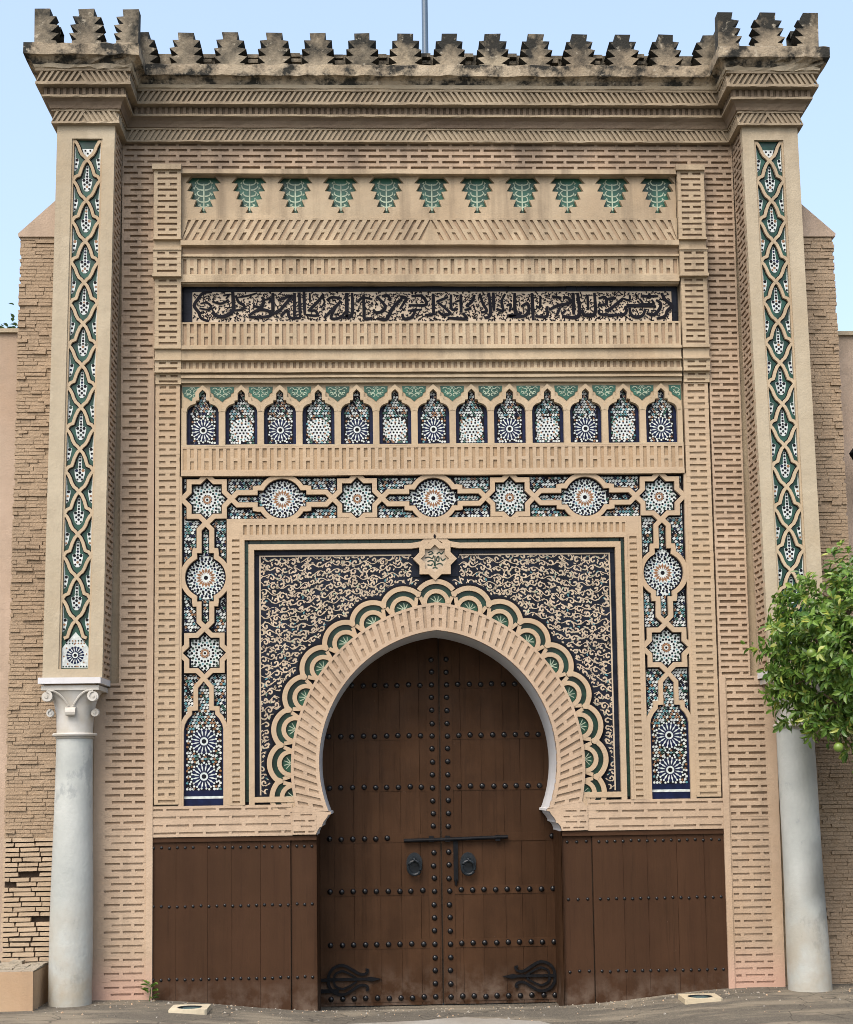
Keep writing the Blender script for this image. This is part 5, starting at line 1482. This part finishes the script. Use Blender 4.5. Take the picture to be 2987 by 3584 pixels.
lan = thing('wall_lantern', 'black iron lantern on the wall at the right edge of the picture', 'lantern', (3.74, .30, 4.36))
m = MB(); lathe(m, [(.02, 0), (.06, .02), (.10, .06), (.135, .12), (.10, .17), (.03, .20)], 0, 0, 'iron', 8); m.build('lantern_cap', lan)
m = MB(); lathe(m, [(.03, -.22), (.055, -.20), (.075, -.02), (.05, .01)], .02, 0, 'lens_glass', 8); m.build('glass_body', lan)
m = MB(); tube(m, [(0, 0, .19), (.04, .05, .26), (.10, .14, .26), (.12, .30, .2)], .014, 'iron', 8); m.build('bracket', lan)

# ------------------------------------------------------------------ ground lights, weed
def ground_light(x0, x1, y, label):
    zb = g((x0 + x1) / 2, y) - .012
    o = thing('ground_light', label, 'ground light', ((x0 + x1) / 2, y, zb), 'recessed floor lights either side of the door')
    hw = (x1 - x0) / 2; r = hw * .66; n = 32
    m = MB(); t = .040
    sqp = [(hw * max(-1, min(1, 1.4142 * cos(2 * pi * (i + .5) / n))), hw * max(-1, min(1, 1.4142 * sin(2 * pi * (i + .5) / n))) ) for i in range(n)]
    cr = [(r * cos(2 * pi * (i + .5) / n), r * sin(2 * pi * (i + .5) / n)) for i in range(n)]
    for i in range(n):
        j = (i + 1) % n
        m.face([(*sqp[i], t), (*sqp[j], t), (*cr[j], t), (*cr[i], t)], 'lamp_stone')
        m.face([(*sqp[i], -.03), (*sqp[j], -.03), (*sqp[j], t), (*sqp[i], t)], 'lamp_stone')
        m.face([(*cr[i], t), (*cr[j], t), (*cr[j], t - .02), (*cr[i], t - .02)], 'lamp_stone')
    m.build('stone_surround', o)
    m = MB(); m.face([(*p, t - .012) for p in cr], 'lens_glass'); m.build('glass_lens', o)
    m = MB(); tube(m, [(r * .95 * cos(a), r * .95 * sin(a), t - .006) for a in [2 * pi * i / 24 for i in range(25)]], .006, 'iron_blue', 6); m.build('lens_ring', o)
ground_light(-2.105, -1.815, -.46, 'square cream stone ground light left of the door, near a small green weed')
ground_light(1.855, 2.150, -.45, 'square cream stone ground light right of the door')

def leaf_faces(m, c, dirv, up, L, W, mat, fold=.25):
    d = Vector(dirv).normalized(); sdv = d.cross(Vector(up)).normalized(); n = sdv.cross(d)
    c = Vector(c)
    b, t = c, c + d * L - n * L * .12
    m1, m2 = c + d * L * .35, c + d * L * .7 - n * L * .04
    l1, l2 = m1 + sdv * W * .5 + n * W * fold, m2 + sdv * W * .38 + n * W * fold
    r1, r2 = m1 - sdv * W * .5 + n * W * fold, m2 - sdv * W * .38 + n * W * fold
    V = [tuple(p) for p in (b, m1, m2, t, l1, l2, r1, r2)]; k = len(m.v); m.v += V
    for q in ((0, 1, 4), (1, 2, 5, 4), (2, 3, 5), (0, 6, 1), (1, 6, 7, 2), (2, 7, 3)):
        m.f.append(tuple(k + i for i in q)); m.m.append(m.mi(mat))
grit = MB(); rr = random.Random(41)
for i in range(900):
    x = rr.uniform(-3.6, 3.8); y = -.02 - abs(rr.gauss(0, .25)) if rr.random() < .6 else rr.uniform(-2.2, -.05)
    if abs(x) < 1.0 and y > -.1: y -= .1
    z = g(x, y); q = rr.uniform(.003, .010) if rr.random() < .9 else rr.uniform(.010, .018); a = rr.uniform(0, 6.28)
    P = [(x + q * cos(a + k * 1.57) * rr.uniform(.7, 1.2), y + q * sin(a + k * 1.57) * rr.uniform(.7, 1.2), z - .001) for k in range(4)]; T_ = (x, y, z + q * .8)
    for k in range(4): grit.face([P[k], P[(k + 1) % 4], T_], rr.choice(('grey_mortar', 'asphalt', 'block_paint', 'pale_screed')))
go = grit.build('gravel'); tag(go, 'loose grit and small pebbles along the foot of the gateway', 'gravel', kind='stuff')
weed = thing('weed', 'small green weed growing at the foot of the left wall strip', 'weed', (-2.335, -.06, 0))
m = MB(); tube(m, [(0, 0, -.02), (.01, -.01, .06), (.02, -.02, .13)], .004, 'shrub_leaf', 5); m.build('stem', weed)
rr = random.Random(2)
for i in range(16):
    m = MB(); a = rr.uniform(0, 2 * pi); z = rr.uniform(.01, .14)
    leaf_faces(m, (.012 + .02 * cos(a), -.012 + .02 * sin(a), z), (cos(a), sin(a), rr.uniform(-.1, .7)), (0, 0, 1), rr.uniform(.045, .07), .042, 'citrus_leaf'); m.build('leaf', weed)

# ------------------------------------------------------------------ orange tree
def orange_tree():
    base = (3.62, -1.25, g(3.62, -1.25))
    o = thing('orange_tree', 'leafy orange tree with green fruit hanging in front of the right column', 'tree', base)
    C = Vector((3.42, -1.20, 2.56)) - Vector(base)
    rr = random.Random(77)
    m = MB()
    tube(m, [(0, 0, -.1), (.02, .01, .5), (-.03, 0, 1.1), (-.08, .02, 1.7), (-.16, .05, 2.2)], lambda t: .075 - .03 * t, 'bark', 10)
    tips = []
    for i in range(16):
        a = rr.uniform(0, 2 * pi); e = rr.uniform(-.5, .8); q = Vector((cos(a) * cos(e) * .8, sin(a) * cos(e) * .6, sin(e) * .65))
        st = Vector((-.05, .01, rr.uniform(1.3, 2.1))); en = C + q; md = (st + en) / 2 + Vector((rr.uniform(-.08, .08), rr.uniform(-.08, .08), rr.uniform(0, .1)))
        tube(m, [tuple(st), tuple(md), tuple(en)], lambda t: .024 - .018 * t, 'bark', 6)
    for en in ((-1.02, .0, .05), (-.86, -.1, -.2), (-.7, -.2, -.55), (-.62, .0, .55)):
        tube(m, [tuple(C + Vector((-.2, 0, -.1))), tuple(C + Vector(en) * .6 + Vector((0, 0, .05))), tuple(C + Vector(en))], lambda t: .015 - .011 * t, 'bark', 6)
    m.build('trunk', o)
    leaves = []
    rx, ry, rz = .97, .72, .77
    sprigs = []
    k = 0
    while k < 1250:
        v = Vector((rr.gauss(0, 1), rr.gauss(0, 1), rr.gauss(0, 1))).normalized(); r = rr.uniform(.45, 1.0) ** .5
        bumpy = 1 + .13 * sin(5.1 * v.x + 3.3 * v.z) * cos(4.7 * v.z + 2 * v.y) + rr.uniform(-.07, .07)
        p = Vector((v.x * rx, v.y * ry, v.z * rz)) * r * bumpy
        if rr.random() < .12 and v.z > .2: continue
        sprigs.append((p, v)); k += 1
    for en in ((-1.0, .0, .06), (-.9, -.1, -.2), (-.72, -.2, -.52), (-.66, 0, .55), (-.48, -.1, .74), (-.4, -.1, .80)): sprigs.append((Vector(en), Vector(en).normalized()))
    for p, v in sprigs:
        axis = (v + Vector((0, 0, .25)) + Vector((rr.uniform(-.5, .5), rr.uniform(-.5, .5), rr.uniform(-.5, .4)))).normalized()
        for i in range(rr.randint(10, 15)):
            t = rr.uniform(-.06, .09)
            a = rr.uniform(0, 2 * pi); q = axis.orthogonal().normalized(); q.rotate(Matrix.Rotation(a, 3, axis))
            d = (q * rr.uniform(.6, 1.2) + axis * rr.uniform(.1, .9) + Vector((0, 0, rr.uniform(-.55, .1))))
            c = C + p + axis * t + q * .012
            leaves.append((c, d, axis, rr.uniform(.055, .088), rr.uniform(.026, .040)))
    # nearest the camera and left-most first
    leaves.sort(key=lambda l: l[0].y + .35 * l[0].x)
    for c, d, ax, L, W in leaves[:300]:
        m = MB(); leaf_faces(m, (0, 0, 0), d, ax, L, W, 'citrus_leaf'); x = m.build('leaf', o); x.location = c
    m = MB()
    for c, d, ax, L, W in leaves[300:]: leaf_faces(m, c, d, ax, L, W, 'citrus_leaf')
    m.build('foliage', o, kind='stuff')
    for (dx, dy, dz, mt) in ((-.42, -.66, .26, 'fruit_orange'), (-.78, -.42, .02, 'fruit'), (-.62, -.45, -.66, 'fruit'), (-.25, -.72, -.05, 'fruit'), (-.2, -.70, .45, 'fruit_orange')):
        m = MB(); lathe(m, [(.004, -.036), (.018, -.032), (.031, -.019), (.036, 0), (.031, .019), (.018, .031), (.004, .034)], 0, 0, mt, 14); f = weld(m.build('fruit', o)); f.location = C + Vector((dx, dy, dz))
orange_tree()

def creeper():
    o = thing('creeper', 'dark green flowering creeper spilling over the top of the left boundary wall', 'creeper', (-4.3, 1.1, 5.6))
    rr = random.Random(13); m = MB()
    for i in range(1100):
        x = rr.uniform(-1.2, .82); z = abs(rr.gauss(0, .12)) * (1 + .4 * sin(9 * x)) + .12; y = rr.uniform(-.25, .2)
        d = (rr.uniform(-1, 1), rr.uniform(-1, .4), rr.uniform(-.3, 1)); leaf_faces(m, (x, y, z), d, (0, 0, 1), rr.uniform(.04, .065), .035, 'shrub_leaf')
    m.build('foliage', o, kind='stuff')
    m = MB()
    for i in range(60):
        x = rr.uniform(-1.2, .8); z = abs(rr.gauss(0, .09)) + .07; y = rr.uniform(-.3, .1)
        leaf_faces(m, (x, y, z), (rr.uniform(-1, 1), -.6, rr.uniform(-.5, 1)), (0, -1, .3), .035, .032, 'petal')
    m.build('flowers', o, kind='stuff')
    m = MB()
    for k in range(5):
        x = -1 + k * .42; tube(m, [(x, .1, -5.5), (x + .05, .08, -2), (x - .03, .05, 0), (x + .06, 0, .16)], .012, 'bark', 6)
    m.build('stem', o)
creeper()
